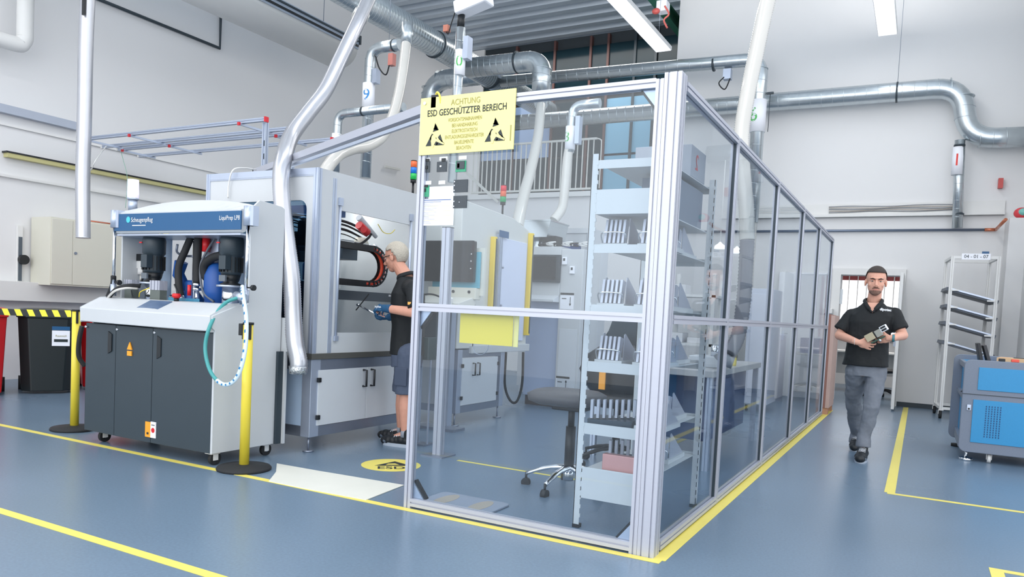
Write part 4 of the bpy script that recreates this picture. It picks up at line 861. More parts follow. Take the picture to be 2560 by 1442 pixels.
MB().box(RX0+.036, RX1-.036, RY0-.002, RY0, .17, .335).build('deep_front', shelfm, rk); MB().box(RX0+.036, RX1-.036, RY0-.001, RY0+.004, 1.70, 1.83).build('deep_front', shelfm, rk)
MB().box(RX0+.036, RX1-.036, RY0+.004, RY1, 1.70, 1.705).build('shelf', shelfm, rk)
def tray(label, loc, rz=0, n=5, w_=.125, tilt=0):
    t = thing('finned_tray', label, 'metal tray', (0, 0, 0), 'finned aluminium trays on the rack', local=True)
    for k in range(n):
        MB().obox((-w_/2+w_*(k+.5)/n, 0, .085), w_/n*.55, .05, .13, Matrix.Rotation(radians(-12), 3, 'X')).build('fin', alu, t)
    MB().prism([(.03, .02), (.30, .02), (.30, .03), (.05, .17), (.035, .165)], 'x', w_/2-.004, w_/2).build('side_sheet', alu, t)
    MB().prism([(.03, .02), (.30, .02), (.30, .03), (.05, .17), (.035, .165)], 'x', -w_/2, -w_/2+.004).build('side_sheet', alu, t)
    MB().box(-w_/2-.015, w_/2+.015, -.035, .3, 0, .025).build('base', shelfm, t)
    MB().tube(spl([(-w_/2-.005, -.02, .025), (-w_/2-.008, -.04, .07), (-w_/2+.02, -.05, .082), (w_/2-.02, -.05, .082), (w_/2+.005, -.04, .07), (w_/2, -.02, .025)]), .004, 8).build('handle', chrome, t)
    t.location = loc; t.rotation_euler.z = rz; return t
tr0 = tray('finned metal tray at the left of the waist-high shelf', (-1.465, 3.83, .9))
for (x, z, lb) in ((-1.25, .9, 'finned metal tray at the right of the waist-high shelf, half behind the corner post'), (-1.47, 1.205, 'finned metal tray at the left of the shelf just above the middle rail'), (-1.26, 1.205, 'finned metal tray at the right of the shelf just above the middle rail'),
                   (-1.47, 1.525, 'finned metal tray at the left of the shelf beside the small red light'), (-1.26, 1.525, 'finned metal tray at the right of the shelf beside the small red light'), (-1.22, .565, 'short finned metal tray at the right of the knee-high shelf')):
    dup(tr0, (x, 3.83, z), label=lb)
def comb(label, loc, rz):
    t = thing('finned_rail', label, 'metal rail', (0, 0, 0), 'long finned aluminium rails on the rack', local=True)
    for k in range(8): MB().obox((-.02+k*.03, k*.022, .09), .014, .04, .1).build('fin', alu, t)
    MB().box(-.04, .2, -.02, .2, 0, .035).build('base', M('rail_dark', (52, 66, 78), .4), t); t.location = loc; t.rotation_euler.z = rz; return t
cb0 = comb('long finned rail at the left of the knee-high shelf', (-1.52, 3.80, .565), .2); dup(cb0, (-1.47, 3.98, .325), .2, 'long finned rail on the lowest shelf behind the copper block')
for (y, z, lb) in ((4.25, .9, 'rear finned tray on the waist-high shelf seen through the side pane'), (4.25, .565, 'rear finned tray on the knee-high shelf seen through the side pane'), (4.25, .325, 'rear finned tray on the lowest shelf seen through the side pane'), (4.25, 1.205, 'rear finned tray above the middle rail seen through the side pane'), (4.25, 1.525, 'rear finned tray on the second shelf seen through the side pane')):
    dup(tr0, (-1.3, y, z), label=lb)
tag(MB().box(-1.46, -1.27, 3.78, 3.83, .325, .42).build('copper_block', M('copper_pink', (200, 150, 146), .35, metal=.3), base=(-1.36, 3.8, .325), bevel=.003), 'pinkish copper block lying on the lowest shelf of the rack', 'metal block')
sk = thing('parcel_box', 'grey cardboard parcel marked with a red 2 on top of the rack', 'box', (-1.38, 4.45, 1.99))
MB().box(-1.56, -1.22, 4.30, 4.62, 1.99, 2.17).build('carton', M('carton_grey', (150, 156, 166), .6, noise=.1), sk, bevel=.004); MB().text('2', .13, FX(-1.218, 4.42, 2.08), sx=-1).build('number', M('ink_red', (190, 40, 52), .5), sk); MB().box(-1.5, -1.25, 4.34, 4.6, 2.17, 2.176).build('lid_tape', M('tape_red', (190, 60, 70), .4), sk)
gb = thing('grey_carton', 'dark grey carton standing on the rack shelf below the marked parcel', 'box', (-1.3, 4.3, 1.7))
MB().box(-1.42, -1.22, 4.05, 4.6, 1.705, 1.94).build('carton', M('carton_dark', (120, 130, 144), .6), gb, bevel=.004); MB().box(-1.219, -1.217, 4.06, 4.1, 1.71, 1.93).build('tape_strip', dark, gb)
ew = PX(1560, 1330, z=.01); tag(MB().tube(spl([(-1.2, 3.66, .01), (-1.28, 3.62, .012), (-1.34, 3.62, .012), (-1.33, 3.67, .012), (-1.2, 3.72, .012)]), .004, 6).build('earth_cable', M('cable_green_yellow', (120, 180, 90), .5), base=(-1.3, 3.65, 0)), 'green and yellow earth cable loop on the floor inside the partition corner', 'cable')

# ---------------------------------------------------------------- workbench area behind the side panes
wb_ = thing('workbench', 'workbench with cream edge and dark underside inside the partition', 'workbench', (-1.8, 6.7, 0))
MB().box(-2.4, -1.36, 5.75, 7.7, .73, .78).build('top', M('bench_top', (176, 178, 180), .45), wb_, bevel=.004)
for x, y in ((-2.36, 5.8), (-1.42, 5.8), (-2.36, 7.62), (-1.42, 7.62)): MB().tslot('z', 0, .73, x, x+.045, y, y+.045).build('leg', steel_v, wb_)
MB().box(-1.9, -1.44, 6.0, 7.4, .2, .72).build('drawer_unit', M('unit_slate', (70, 86, 120), .5), wb_, bevel=.004); MB().box(-1.438, -1.43, 6.05, 6.7, .25, .68).build('drawer_front', M('unit_slate2', (80, 98, 134), .5), wb_)
yj = thing('yellow_bottle', 'yellow dispensing bottle with ESD mark standing on the workbench', 'bottle', (-1.45, 6.75, .78))
MB().lathe((-1.45, 6.75, .78), [(.045, 0), (.048, .02), (.048, .15), (.02, .19), (.02, .21), (.012, .22), (.012, .27)], 20).build('body', yplate, yj); MB().prism([(6.73, .85), (6.77, .85), (6.75, .9)], 'x', -1.401, -1.399).build('mark', blk_ink, yj)
pw_ = thing('power_unit', 'small grey power unit with metal can on the workbench', 'device', (-1.55, 6.5, .78))
MB().box(-1.68, -1.42, 6.2, 6.55, .78, .87).build('housing', machine_w, pw_, bevel=.006); MB().cyl((-1.5, 6.35, .87), (-1.5, 6.35, .96), .035).build('can', chrome, pw_); MB().box(-1.419, -1.415, 6.25, 6.5, .8, .85).build('panel', blk_ink, pw_)
fa_ = thing('extraction_hose', 'translucent ribbed extraction hose hanging from the ceiling over the side panes', 'hose', PX(1868, 560, y=6.2))
flex(MB(), [PX(1945, -90, y=6.2), PX(1915, 20, y=6.2), PX(1893, 120, y=6.2), PX(1868, 240, y=6.2), PX(1853, 340, y=6.2), PX(1858, 440, y=6.2), PX(1866, 520, y=6.2), PX(1868, 600, y=6.2)], .062).build('hose', hose_w, fa_)
flex(MB(), [PX(1868, 600, y=6.2), PX(1864, 680, y=6.2), PX(1858, 760, y=6.2), PX(1845, 840, y=6.2), PX(1822, 885, y=6.1)], .06, .014, .1).build('arm', M('arm_grey', (128, 130, 138), .4), fa_)
MB().tube([PX(1822, 885, y=6.1), PX(1806, 905, y=6.1)], [.06, .085], 18).build('nozzle', M('nozzle_grey', (150, 154, 160), .3), fa_)
for (u, v, lb) in ((1800, 617, 'left of two small white hanging work lamps'), (1842, 628, 'right of two small white hanging work lamps')):
    p = PX(u, v, y=8.0); t = thing('work_lamp', lb, 'lamp', p, 'hanging work lamps'); MB().lathe(p, [(.06, -.02), (.055, .01), (.02, .035), (.008, .05)], 18).build('shade', M('lamp_white', (250, 250, 250), .4, emit=1.2), t); MB().cyl(p+Vector((0, 0, .05)), p+Vector((0, 0, .9)), .004, n=6).build('cord', white, t)
pr = thing('parts_rack', 'white open rack loaded with white boxes behind the shelving rack', 'rack', (-3.0, 9.2, 0))
xa = PX(1672, 700, y=9.2).x; xb = PX(1790, 700, y=9.2).x
for x in (xa, xb-.04): MB().box(x, x+.04, 9.2, 9.24, 0, 1.75).box(x, x+.04, 9.56, 9.6, 0, 1.75).build('upright', white, pr)
for z in (.45, .85, 1.15, 1.45): MB().box(xa, xb, 9.2, 9.6, z, z+.03).build('shelf', white, pr)
for i, (f0, w_, z, h) in enumerate(((.1, .25, 1.48, .12), (.5, .35, 1.18, .08), (.05, .3, .88, .12), (.45, .4, .88, .07), (.2, .5, .48, .15), (.1, .2, 1.18, .14))):
    tag(MB().box(xa+f0*(xb-xa), xa+(f0+w_)*(xb-xa), 9.24, 9.5, z, z+h).build('storage_box', M('box_offwhite', (216, 216, 218), .5), base=(xa+f0*(xb-xa), 9.3, z), bevel=.006), ['white box on the top level of the open rack', 'flat white box on the third level of the open rack', 'white box at the left of the second level of the open rack', 'flat white box at the right of the second level of the open rack', 'large white box on the lowest level of the open rack', 'small white box at the left of the third level of the open rack'][i], 'box', 'white boxes on the open rack')
wc = thing('white_cupboard', 'tall white cupboard on castors standing beyond the workbench', 'cupboard', (-2.15, 10.6, 0))
xa = PX(1868, 800, y=10.2).x; xb = PX(1930, 800, y=10.2).x
MB().box(xa, xb, 10.2, 10.9, .1, 1.62).build('body', M('cupboard_white', (206, 212, 226), .45), wc, bevel=.006); MB().box(xa+.05, xb-.05, 10.19, 10.2, .2, 1.55).build('door', M('cupboard_door', (214, 218, 230), .4), wc, bevel=.003)
for x in (xa+.05, xb-.05): castor(wc, x, 10.25, .04, .1, rubber)
br = thing('white_barrel', 'tall white plastic column beside the bright doors seen through the panes', 'column', (-1.98, 12.0, 0))
MB().lathe((-1.98, 12.0, 0), [(.2, 0), (.2, 1.0), (.18, 1.02)], 28).build('body', M('barrel_white', (214, 214, 226), .5), br)
ct = thing('white_trolley', 'low white trolley with swivel castors in front of the bright doors', 'trolley', (-1.55, 12.3, 0))
MB().box(-2.0+.3, -1.2, 12.1, 12.7, .72, .75).build('top', white, ct, bevel=.004); MB().box(-1.7, -1.2, 12.12, 12.68, .16, .24).build('deck', white, ct, bevel=.004)
for x in (-1.68, -1.22): MB().box(x-.015, x+.015, 12.12, 12.15, .1, .72).build('upright', white, ct); castor(ct, x, 12.16, .06, .13, rubber)
MB().box(-1.6, -1.3, 12.2, 12.5, .75, .98).build('perforated_basket', M('basket_lilac', (170, 172, 190), .5, noise=.4, scale=60), ct)
pc_ = thing('wooden_crate', 'upright worn plywood crate side standing against the far end of the partition', 'crate', (-1.03, 11.0, 0))
MB().box(-1.1, -1.045, 10.72, 11.35, .09, 1.33).build('edge_board', M('plywood_edge', (152, 108, 96), .7, noise=.25, scale=6, stretch=(1, 1, .2)), pc_); MB().box(-1.044, -1.0, 10.72, 11.35, .09, 1.32).build('face_board', M('plywood_face', (196, 168, 158), .7, noise=.12, scale=6), pc_)
for y in (10.73, 11.24): MB().box(-1.09, -1.01, y, y+.1, 0, .09).build('foot_block', M('wood_block', (186, 140, 112), .7, noise=.15), pc_)

# ---------------------------------------------------------------- blue machine and trolley on the right
cn = thing('blue_machine', 'grey and bright blue floor-standing machine with vent slots at the right edge', 'machine', (1.0, 8.6, 0))
gm = M('hammered_grey', (116, 126, 142), .45, noise=.1, scale=90); bm_ = M('panel_bright_blue', (44, 140, 192), .4, noise=.05, scale=80)
CX0, CX1 = .375, 1.75
for y0_, y1_, dx in ((8.0, 8.05, 0), (9.0, 9.05, -.05)):
    MB().prism(rrect(CX0+dx, CX1, .085, .93 if dx == 0 else .95, .06), 'y', y0_, y1_).build('end_frame', gm, cn, bevel=.006)
MB().box(CX0+.03, CX1-.03, 8.05, 9.0, .12, .9).build('body', bm_, cn); MB().box(CX0+.0, CX0+.03, 8.05, 9.0, .12, .2).box(CX0, CX0+.03, 8.05, 9.0, .57, .61).box(CX0, CX0+.03, 8.05, 9.0, .85, .9).build('side_rail', gm, cn)
MB().box(CX0, CX1, 7.994, 8.0, .615, .619).build('seam', blk_ink, cn)
MB().box(CX0+.115, CX1-.12, 7.992, 8.0, .66, .865).build('upper_panel', bm_, cn, bevel=.002)
lp_ = MB().box(CX0+.09, CX1-.1, 7.992, 8.0, .18, .57).build('lower_panel', bm_, cn, bevel=.002)
for xs0 in (CX0+.19, CX0+.72):
    v_ = MB()
    for i in range(6):
        for j in range(14): v_.box(xs0+i*.022, xs0+i*.022+.009, 7.9905, 7.992, .235+j*.021, .235+j*.021+.014)
    v_.build('vent_slots', M('vent_dark', (20, 74, 120), .5), cn)
MB().box(CX0+.045, CX0+.075, 7.985, 8.0, .47, .52).build('key_switch', steel_v, cn); MB().box(CX0+.052, CX0+.068, 7.98, 7.985, .475, .49).build('latch', black, cn)
for x in (CX0+.07, 1.5): MB().cyl((x, 8.06, 0), (x, 8.06, .025), .055).cyl((x, 8.06, .025), (x, 8.06, .1), .012).build('levelling_foot', chrome, cn)
MB().cyl((CX0+.02, 8.97, 0), (CX0+.02, 8.97, .03), .04).build('levelling_foot', rubber, cn)
castor(cn, CX0+.25, 8.05, .04, .1, white); castor(cn, 1.4, 8.05, .04, .1, white)
MB().cyl((CX0+.02, 8.3, .61), (CX0-.0, 8.3, .61), .012).build('side_latch', black, cn)
zt = .955
lpt = thing('open_case', 'dark open case standing upright on the blue machine', 'case', (.58, 8.7, zt-.055))
MB().obox((.52, 8.65, .98), .03, .3, .2, Matrix.Rotation(-.2, 3, 'Y')).build('shell', M('case_dark', (36, 36, 38), .5), lpt, bevel=.005); MB().obox((.58, 8.65, .97), .03, .3, .19, Matrix.Rotation(-.3, 3, 'Y')).build('shell', M('case_dark2', (50, 48, 50), .5), lpt, bevel=.005)
cbx = thing('cardboard_box', 'flat brown cardboard box with dark frame print on the blue machine', 'box', (.95, 8.75, .9))
MB().prism([(.66, 8.55), (1.25, 8.5), (1.3, 8.85), (.72, 8.9)], 'z', .9, .95).build('carton', M('cardboard', (214, 172, 128), .7, noise=.05), cbx); MB().prism([(.80, 8.62), (1.02, 8.6), (1.04, 8.75), (.82, 8.77)], 'z', .95, .956).build('print', dark, cbx)
for (x, w_, c_, nm, lb) in ((.66, .05, black, 'clamp', 'small black clamp on the front edge of the blue machine'), (.76, .06, M('part_red', (224, 80, 60), .4), 'red_part', 'small orange-red part on the front edge of the blue machine'), (.92, .16, chrome, 'metal_rod', 'thin metal rod lying on the front edge of the blue machine')):
    tag(MB().box(x-w_/2, x+w_/2, 8.01, 8.045, .93, .955).build(nm, c_, base=(x, 8.03, .93), bevel=.004), lb, 'part')
rt_ = thing('rack_trolley', 'white tall trolley with tilted grey shelves and number plate against the back wall', 'trolley', (0, 0, 0), local=True)
Wd, Dp, Hh = .53, .66, 2.2
for x in (0, Wd):
    for y in (0, Dp):
        MB().tslot('z', .12, Hh, x-.02, x+.02, y-.02, y+.02).build('post', white, rt_)
        f_ = MB().box(x-.03, x+.03, y-.03, y+.03, .11, .12).box(x-.03, x-.024, y-.01, y+.04, .06, .12); cs_ = f_.build('castor', white, rt_); MB().cyl((x-.02, y+.01, .055), (x+.012, y+.01, .055), .055, n=20).build('wheel', rubber, cs_)
for z in (.14, Hh-.02):
    for y in (0, Dp): MB().box(.02, Wd-.02, y-.018, y+.018, z-.018, z+.018).build('cross_bar', white, rt_)
    for x in (0, Wd): MB().box(x-.018, x+.018, .02, Dp-.02, z-.018, z+.018).build('cross_bar', white, rt_)
for k, z in enumerate((1.72, 1.49, 1.26, 1.0)):
    R3 = Matrix.Rotation(radians(15), 3, 'Y')
    s__ = MB().obox((Wd/2, Dp/2, z-.04), Wd+.1, Dp-.05, .045, R3).build('tilted_shelf', M('tray_grey', (92, 100, 112), .45), rt_)
    MB().obox((Wd/2, .0, z-.03), Wd+.0, .02, .02, R3).build('shelf_edge', steel_v, s__); MB().box(.01, .1, -.035, -.02, z+.01, z+.03).build('shelf_clip', white, s__); MB().box(Wd-.1, Wd-.01, -.035, -.02, z-.12, z-.1).build('shelf_clip', white, s__)
MB().box(.1, Wd-.1, -.03, -.022, Hh-.05, Hh+.03).build('number_plate', paper, rt_); MB().text('04 - 01 - 07', .065, FY(Wd/2, -.032, Hh-.01), sx=.9).build('number', blk_ink, rt_); MB().box(Wd-.2, Wd-.12, -.03, -.01, Hh+.03, Hh+.06).build('clip', blue, rt_)
rt_.location = (.315, 11.72, 0); rt_.rotation_euler.z = radians(5)
# ---------------------------------------------------------------- ducts
def D(name, label, cat, pts, r, m=galv, group=None, pitch=.12, rings=(), brk=()):
    t = thing(name, label, cat, pts[-1], group); duct(MB(), pts, r, pitch).build('pipe', m, t)
    for p, ax in rings:
        p = Vector(p); d = {'x': Vector((1, 0, 0)), 'y': Vector((0, 1, 0)), 'z': Vector((0, 0, 1))}[ax]
        MB().cyl(p-d*.012, p+d*.012, r*1.09, n=24).build('clamp_ring', dark, t)
    return t
def wrap(t, c, r, h, st, col, ang=-.5):
    """white band with a coloured number, wrapped round a vertical pipe"""
    c = Vector(c); MB().cyl(c, c+Vector((0, 0, h)), r*1.12, n=26).build('band', paper, t)
    right = Vector((cos(ang), sin(ang), 0)); n_ = right.cross(Vector((0, 0, 1)))
    m = face_matrix(c+Vector((0, 0, h/2))+n_*(r*1.14), right, (0, 0, 1))
    MB().text(st, h*.62, m, curve=r*1.14).build('number', col, t)
cg, cbl, crd = M('digit_green', (80, 180, 90), .5), M('digit_blue', (30, 130, 200), .5), M('digit_red', (220, 60, 50), .5)
D('spiral_duct', 'thick main spiral duct running under the roof away from the camera', 'duct', [(-7.36, 4.5, 5.5), (-7.36, 14.9, 5.5)], .205, rings=[((-7.36, y, 5.5), 'y') for y in (7.2, 10.4, 12.2)], pitch=.07)
y = 11.2; e1 = PX(1340, 148, y=y); t = D('spiral_duct', 'short thick duct branch with elbow turning down above the warning sign', 'duct', [(-7.2, y, e1.z), (e1.x+.12, y, e1.z-.03), (e1.x+.14, y, e1.z-.62)], .165, rings=[((e1.x-.35, y, e1.z-.01), 'x')])
MB().tube([(e1.x+.14, y, e1.z-.6), (e1.x+.14, y, e1.z-.8)], [.165, .1], 24).build('reducer', galv, t)
e2 = PX(1078, 200, y=12.3); D('spiral_duct', 'pale duct elbow bending down behind the warning sign', 'duct', [(-7.1, 12.3, e2.z-.02), (e2.x, 12.3, e2.z-.02), (e2.x-.03, 12.3, e2.z-.9)], .18)
yd = 12.3; q0 = Vector((-7.15, yd, 5.42)); q1 = PX(1905, 147, y=yd); t = D('spiral_duct', 'long thin duct crossing above the partition and dropping at its right', 'duct', [q0, (q1.x, yd, q1.z), (q1.x, yd, 2.75)], .104, rings=[((q1.x-.75, yd, q1.z), 'x')], pitch=.2)
wrap(t, (q1.x, yd, q1.z-1.14), .104, .5, '6', cg)
MB().cyl((q1.x, yd, .0), (q1.x, yd, 2.76), .09, n=20).build('clear_section', hose_w, t)
MB().box(q1.x-.58, q1.x-.46, yd-.06, yd+.06, q1.z-.27, q1.z-.11).build('damper_motor', steel_v, t); MB().tube(spl([(q1.x-.56, yd-.06, q1.z-.24), (q1.x-.63, yd-.08, q1.z-.34), (q1.x-.53, yd-.08, q1.z-.44), (q1.x-.46, yd-.06, q1.z-.27)]), .01, 6).build('cable', rubber, t)
for s_ in (-1, 1): MB().cyl((q1.x+s_*.16, yd, q1.z-1.14), (q1.x+s_*.16, yd, q1.z-.54), .005, n=6).box(q1.x+s_*.16-.05, q1.x+s_*.16+.05, yd-.02, yd+.02, q1.z-.56, q1.z-.53).build('hanger', dark, t)
t = D('spiral_duct', 'silver duct along the back wall with an S-bend above the trolley', 'duct', [(-8.0, 12.72, 4.76), (.3, 12.72, 4.72), (.40, 12.72, 3.97), (1.17, 12.72, 3.95)], .14, rings=[((-.55, 12.72, 4.72), 'x')], pitch=.16)
MB().cyl((-.55, 12.72, 4.86), (-.55, 12.72, 7.1), .004, n=6).build('hanger', steel, t)
a = PX(2400, 350, y=12.72); b_ = PX(2393, 570, y=12.8)
t = D('drop_pipe', 'vertical silver pipe with a red number one on the back wall', 'pipe', [(a.x, 12.72, a.z), (b_.x, 12.8, b_.z)], .068, rings=[((a.x, 12.72, a.z-.08), 'z'), ((b_.x, 12.79, b_.z+.2), 'z')]); wrap(t, (a.x-.005, 12.73, a.z-.5), .068, .4, '1', crd, -.2)
yy = 8.5; p0 = PX(1000, 108, y=yy); p1 = PX(930, 122, y=yy); p2 = PX(905, 445, y=yy)
t = D('drop_pipe', 'silver drop pipe with a blue number nine behind the silver hoses', 'pipe', [(p0.x, yy, p1.z), (p1.x-.02, yy, p1.z), (p1.x-.03, yy, p2.z)], .078, rings=[((p0.x-.1, yy, p1.z), 'x')]); wrap(t, (p1.x-.03, yy, PX(905, 275, y=yy).z), .078, .36, '9', cbl, .3)
MB().cyl((p1.x+.3, yy, p1.z), (p1.x+.3, yy, CEIL), .004, n=6).build('hanger', steel, t)
MB().box(p1.x+.06, p1.x+.13, yy-.05, yy+.05, PX(930, 210, y=yy).z, PX(930, 175, y=yy).z).build('gate_box', steel_v, t); MB().box(p0.x-.16, p0.x-.08, yy-.05, yy+.03, p1.z-.28, p1.z-.12).build('damper_motor', M('motor_red_grey', (190, 120, 110), .4), t)
MB().tube(spl([(p0.x-.14, yy-.03, p1.z-.25), (p0.x-.2, yy-.03, p1.z-.4), (p0.x-.32, yy-.03, p1.z-.3), (p0.x-.4, yy-.03, p1.z-.12)]), .01, 6).build('cable', rubber, t)
yy = 7.0; p0 = PX(1152, 70, y=yy); p2 = PX(1132, 250, y=yy)
t = D('drop_pipe', 'silver vertical pipe with a green zero rising above the warning sign', 'pipe', [(p0.x, yy, p0.z), (p2.x+.04, yy, p2.z-.9)], .052); wrap(t, (p0.x+.01, yy, PX(1140, 190, y=yy).z), .052, .27, '0', cg, .4)
pt = PX(1152, 68, y=yy); MB().cyl(pt, (pt.x, yy, pt.z+.14), .04).build('damper', black, t)
g0 = PX(1140, 38, y=yy); g1 = PX(1228, 0, y=yy)
MB().obox(((g0.x+g1.x)/2, yy, (g0.z+g1.z)/2+.04), .4, .2, .14, Matrix.Rotation(radians(-12), 3, 'Y')).build('gate_housing', paper, t, bevel=.02)
MB().tube(spl([PX(1138, 30, y=yy), PX(1128, 60, y=yy), PX(1120, 85, y=yy), PX(1112, 68, y=yy)]), .006, 6).build('cable', rubber, t); MB().obox(PX(1117, 72, y=yy), .06, .06, .07).build('connector', M('connector_rust', (190, 120, 100), .5), t)
MB().box(p0.x+.07, p0.x+.13, yy-.05, yy+.05, PX(1160, 150, y=yy).z, PX(1160, 95, y=yy).z).build('gate_box', steel_v, t)
yy = 7.6; p0 = PX(1010, 262, y=yy); p1 = PX(845, 285, y=yy)
t = D('drop_pipe', 'left-hand silver elbow pipe with a blue number five above the machine', 'pipe', [(p0.x, yy, p1.z), (p1.x, yy, p1.z), (p1.x-.01, yy, p1.z-.75)], .055, rings=[((p1.x+.42, yy, p1.z), 'x')]); wrap(t, (p1.x-.01, yy, PX(838, 385, y=yy).z), .055, .26, '5', cbl, .3)
yy = 9.0; p0 = PX(1500, 262, y=yy); p1 = PX(1432, 264, y=yy)
t = D('drop_pipe', 'silver pipe with a green number seen through the front pane', 'pipe', [(p0.x, yy, p1.z), (p1.x, yy, p1.z), (p1.x-.01, yy, p1.z-.6)], .058); wrap(t, (p1.x-.01, yy, PX(1420, 375, y=yy).z), .06, .3, '3', cg, -.3)
flex(MB(), [(p1.x-.01, yy, p1.z-.5), PX(1418, 400, y=yy), PX(1412, 470, y=yy), PX(1405, 520, y=yy), PX(1385, 550, y=8.9)], .062).build('hose', hose_w, t)
MB().box(p1.x+.07, p1.x+.13, yy-.05, yy+.05, p1.z-.5, p1.z-.15).build('gate_box', steel_v, t)
# flexible hoses
def H(label, pts, r, m=hose_s, extra=None, **k):
    t = thing('flexible_hose', label, 'hose', pts[-1]); flex(MB(), pts, r, **k).build('hose', m, t); return t
t = H('large silver ribbed hose hanging in front of the enclosed machine with foil end', [PX(935, -30, y=6.2), PX(912, 20, y=5.9), PX(886, 75, y=5.6), PX(850, 150, y=5.3), PX(812, 228, y=5.0), PX(768, 285, y=4.75), PX(728, 340, y=4.5), PX(708, 400, y=4.25), PX(703, 460, y=4.17), PX(709, 540, y=4.16), PX(719, 620, y=4.16), PX(729, 700, y=4.16), PX(733, 790, y=4.16), PX(738, 860, y=4.14), PX(747, 905, y=4.12), PX(746, 922, y=4.12)], .066)
MB().cyl(PX(905, 33, y=5.85), PX(898, 47, y=5.8), .078, n=24).build('collar', hose_w, t)
MB().tube([PX(746, 915, y=4.12), PX(745, 934, y=4.12)], [.069, .062], 20, caps=False).build('foil_end', M('foil', (206, 210, 214), .2, metal=.9, noise=.5, bump=1, scale=50), t, solid=.003)
t = H('translucent ribbed hose curving down from the main duct to the back of the machine roof', [PX(1016, 105, y=8.0), PX(1008, 170, y=7.8), PX(998, 230, y=7.6), PX(982, 290, y=7.3), PX(958, 338, y=7.0), PX(920, 364, y=6.7), PX(880, 372, y=6.4), PX(845, 388, y=6.1), PX(815, 425, y=5.85), PX(800, 470, y=5.85)], .065, hose_w)
MB().cyl(PX(1019, 58, y=8.0), PX(1016, 112, y=8.0), .075, n=24).build('collar', galv, t)
t = H('silver hose hanging straight down from the ceiling at the far left', [PX(222, -60, y=4.9), PX(215, 100, y=4.9), PX(211, 300, y=4.9), PX(207, 450, y=4.9), PX(208, 595, y=4.9)], .074)
MB().box(PX(212, 20, y=4.83).x-.02, PX(212, 20, y=4.83).x+.02, 4.81, 4.83, PX(212, 38, y=4.83).z, PX(212, 38, y=4.83).z+.35).build('cable_tie', black, t)
H('pale hose descending from the thick duct elbow to the machine behind the railing', [Vector((e1.x+.14, 11.2, e1.z-.8)), PX(1352, 270, y=10.9), PX(1345, 340, y=10.3), PX(1328, 420, y=9.5), PX(1312, 480, y=8.9), PX(1300, 530, y=8.3), PX(1294, 570, y=8.0)], .075, hose_w)

# ---------------------------------------------------------------- ceiling fixtures
ld = M('led_diffuser', (236, 242, 252), .5, emit=1.5)
for x, y0_, y1_, lb in ((-3.965, 9.2, 12.0, 'long white LED ceiling light left of the green beam'), (-.72, 10.4, 12.47, 'short white LED ceiling light at the upper right')):
    t = thing('ceiling_light', lb, 'light', (x, y1_, 5.5), 'LED strip lights'); MB().box(x-.13, x+.13, y0_, y1_, 5.5, 5.56).build('housing', white, t); MB().box(x-.12, x+.12, y0_+.02, y1_-.02, 5.49, 5.5).build('diffuser', ld, t)
    for y in (y0_+.4, y1_-.3): MB().cyl((x, y, 5.56), (x, y, CEIL), .004, n=6).build('hanger', steel, t)
gb_ = thing('crane_rail', 'dark green steel beam under the roof beside the ceiling light', 'beam', (-4.35, 14, 6.55))
gr = M('beam_green', (40, 100, 76), .5); MB().box(-4.42, -4.3, 8, 14.7, 6.52, 6.56).box(-4.37, -4.35, 8, 14.7, 6.56, 6.72).box(-4.42, -4.3, 8, 14.7, 6.72, 6.76).build('beam', gr, gb_)
p = PX(1658, 35, y=12.3); ho = thing('hoist', 'small red and white hoist hanging from the green beam', 'hoist', p)
MB().box(p.x-.1, p.x+.08, 12.2, 12.4, p.z+.02, p.z+.2).build('housing', paper, ho, bevel=.02); MB().tube(spl([PX(1662, 15, y=12.2), PX(1672, 35, y=12.2), PX(1660, 50, y=12.2), PX(1668, 70, y=12.2)]), .015, 8).build('chain', M('hoist_red', (220, 110, 100), .4), ho); MB().ell(PX(1640, 28, y=12.2), .07, .05, .05).build('motor', M('hoist_red2', (200, 90, 84), .4), ho)
ac = thing('air_heater', 'long white rounded air heater with dark slotted top hanging under the roof at the left', 'heater', (-8.75, 7.5, 5.05))
MB().prism([(-9.1+.3+.36*cos(a), 5.34+.28*sin(a)) for a in [pi+pi*k/14 for k in range(15)]], 'y', 4.0, 9.75, smooth=True).build('belly', white, ac)
MB().box(-9.17, -8.43, 4.0, 9.76, 5.34, 5.5).build('body', M('heater_grey', (176, 188, 204), .5), ac)
for x in (-9.0, -8.85, -8.7, -8.55): MB().box(x-.03, x+.03, 4.1, 9.7, 5.5, 5.53).build('slot', black, ac)
MB().box(-8.43, -8.41, 4.05, 9.74, 5.37, 5.40).build('slot', black, ac); MB().box(-8.43, -8.41, 4.05, 9.74, 5.45, 5.475).build('slot', dark, ac)
for y in (6.5, 9.0): MB().cyl((-8.5, y, 5.5), (-8.5, y, CEIL), .005, n=6).build('hanger', steel, ac)
MB().box(-9.2, -8.4, 9.76, 9.79, 5.42, 5.56).build('end_bracket', dark, ac)

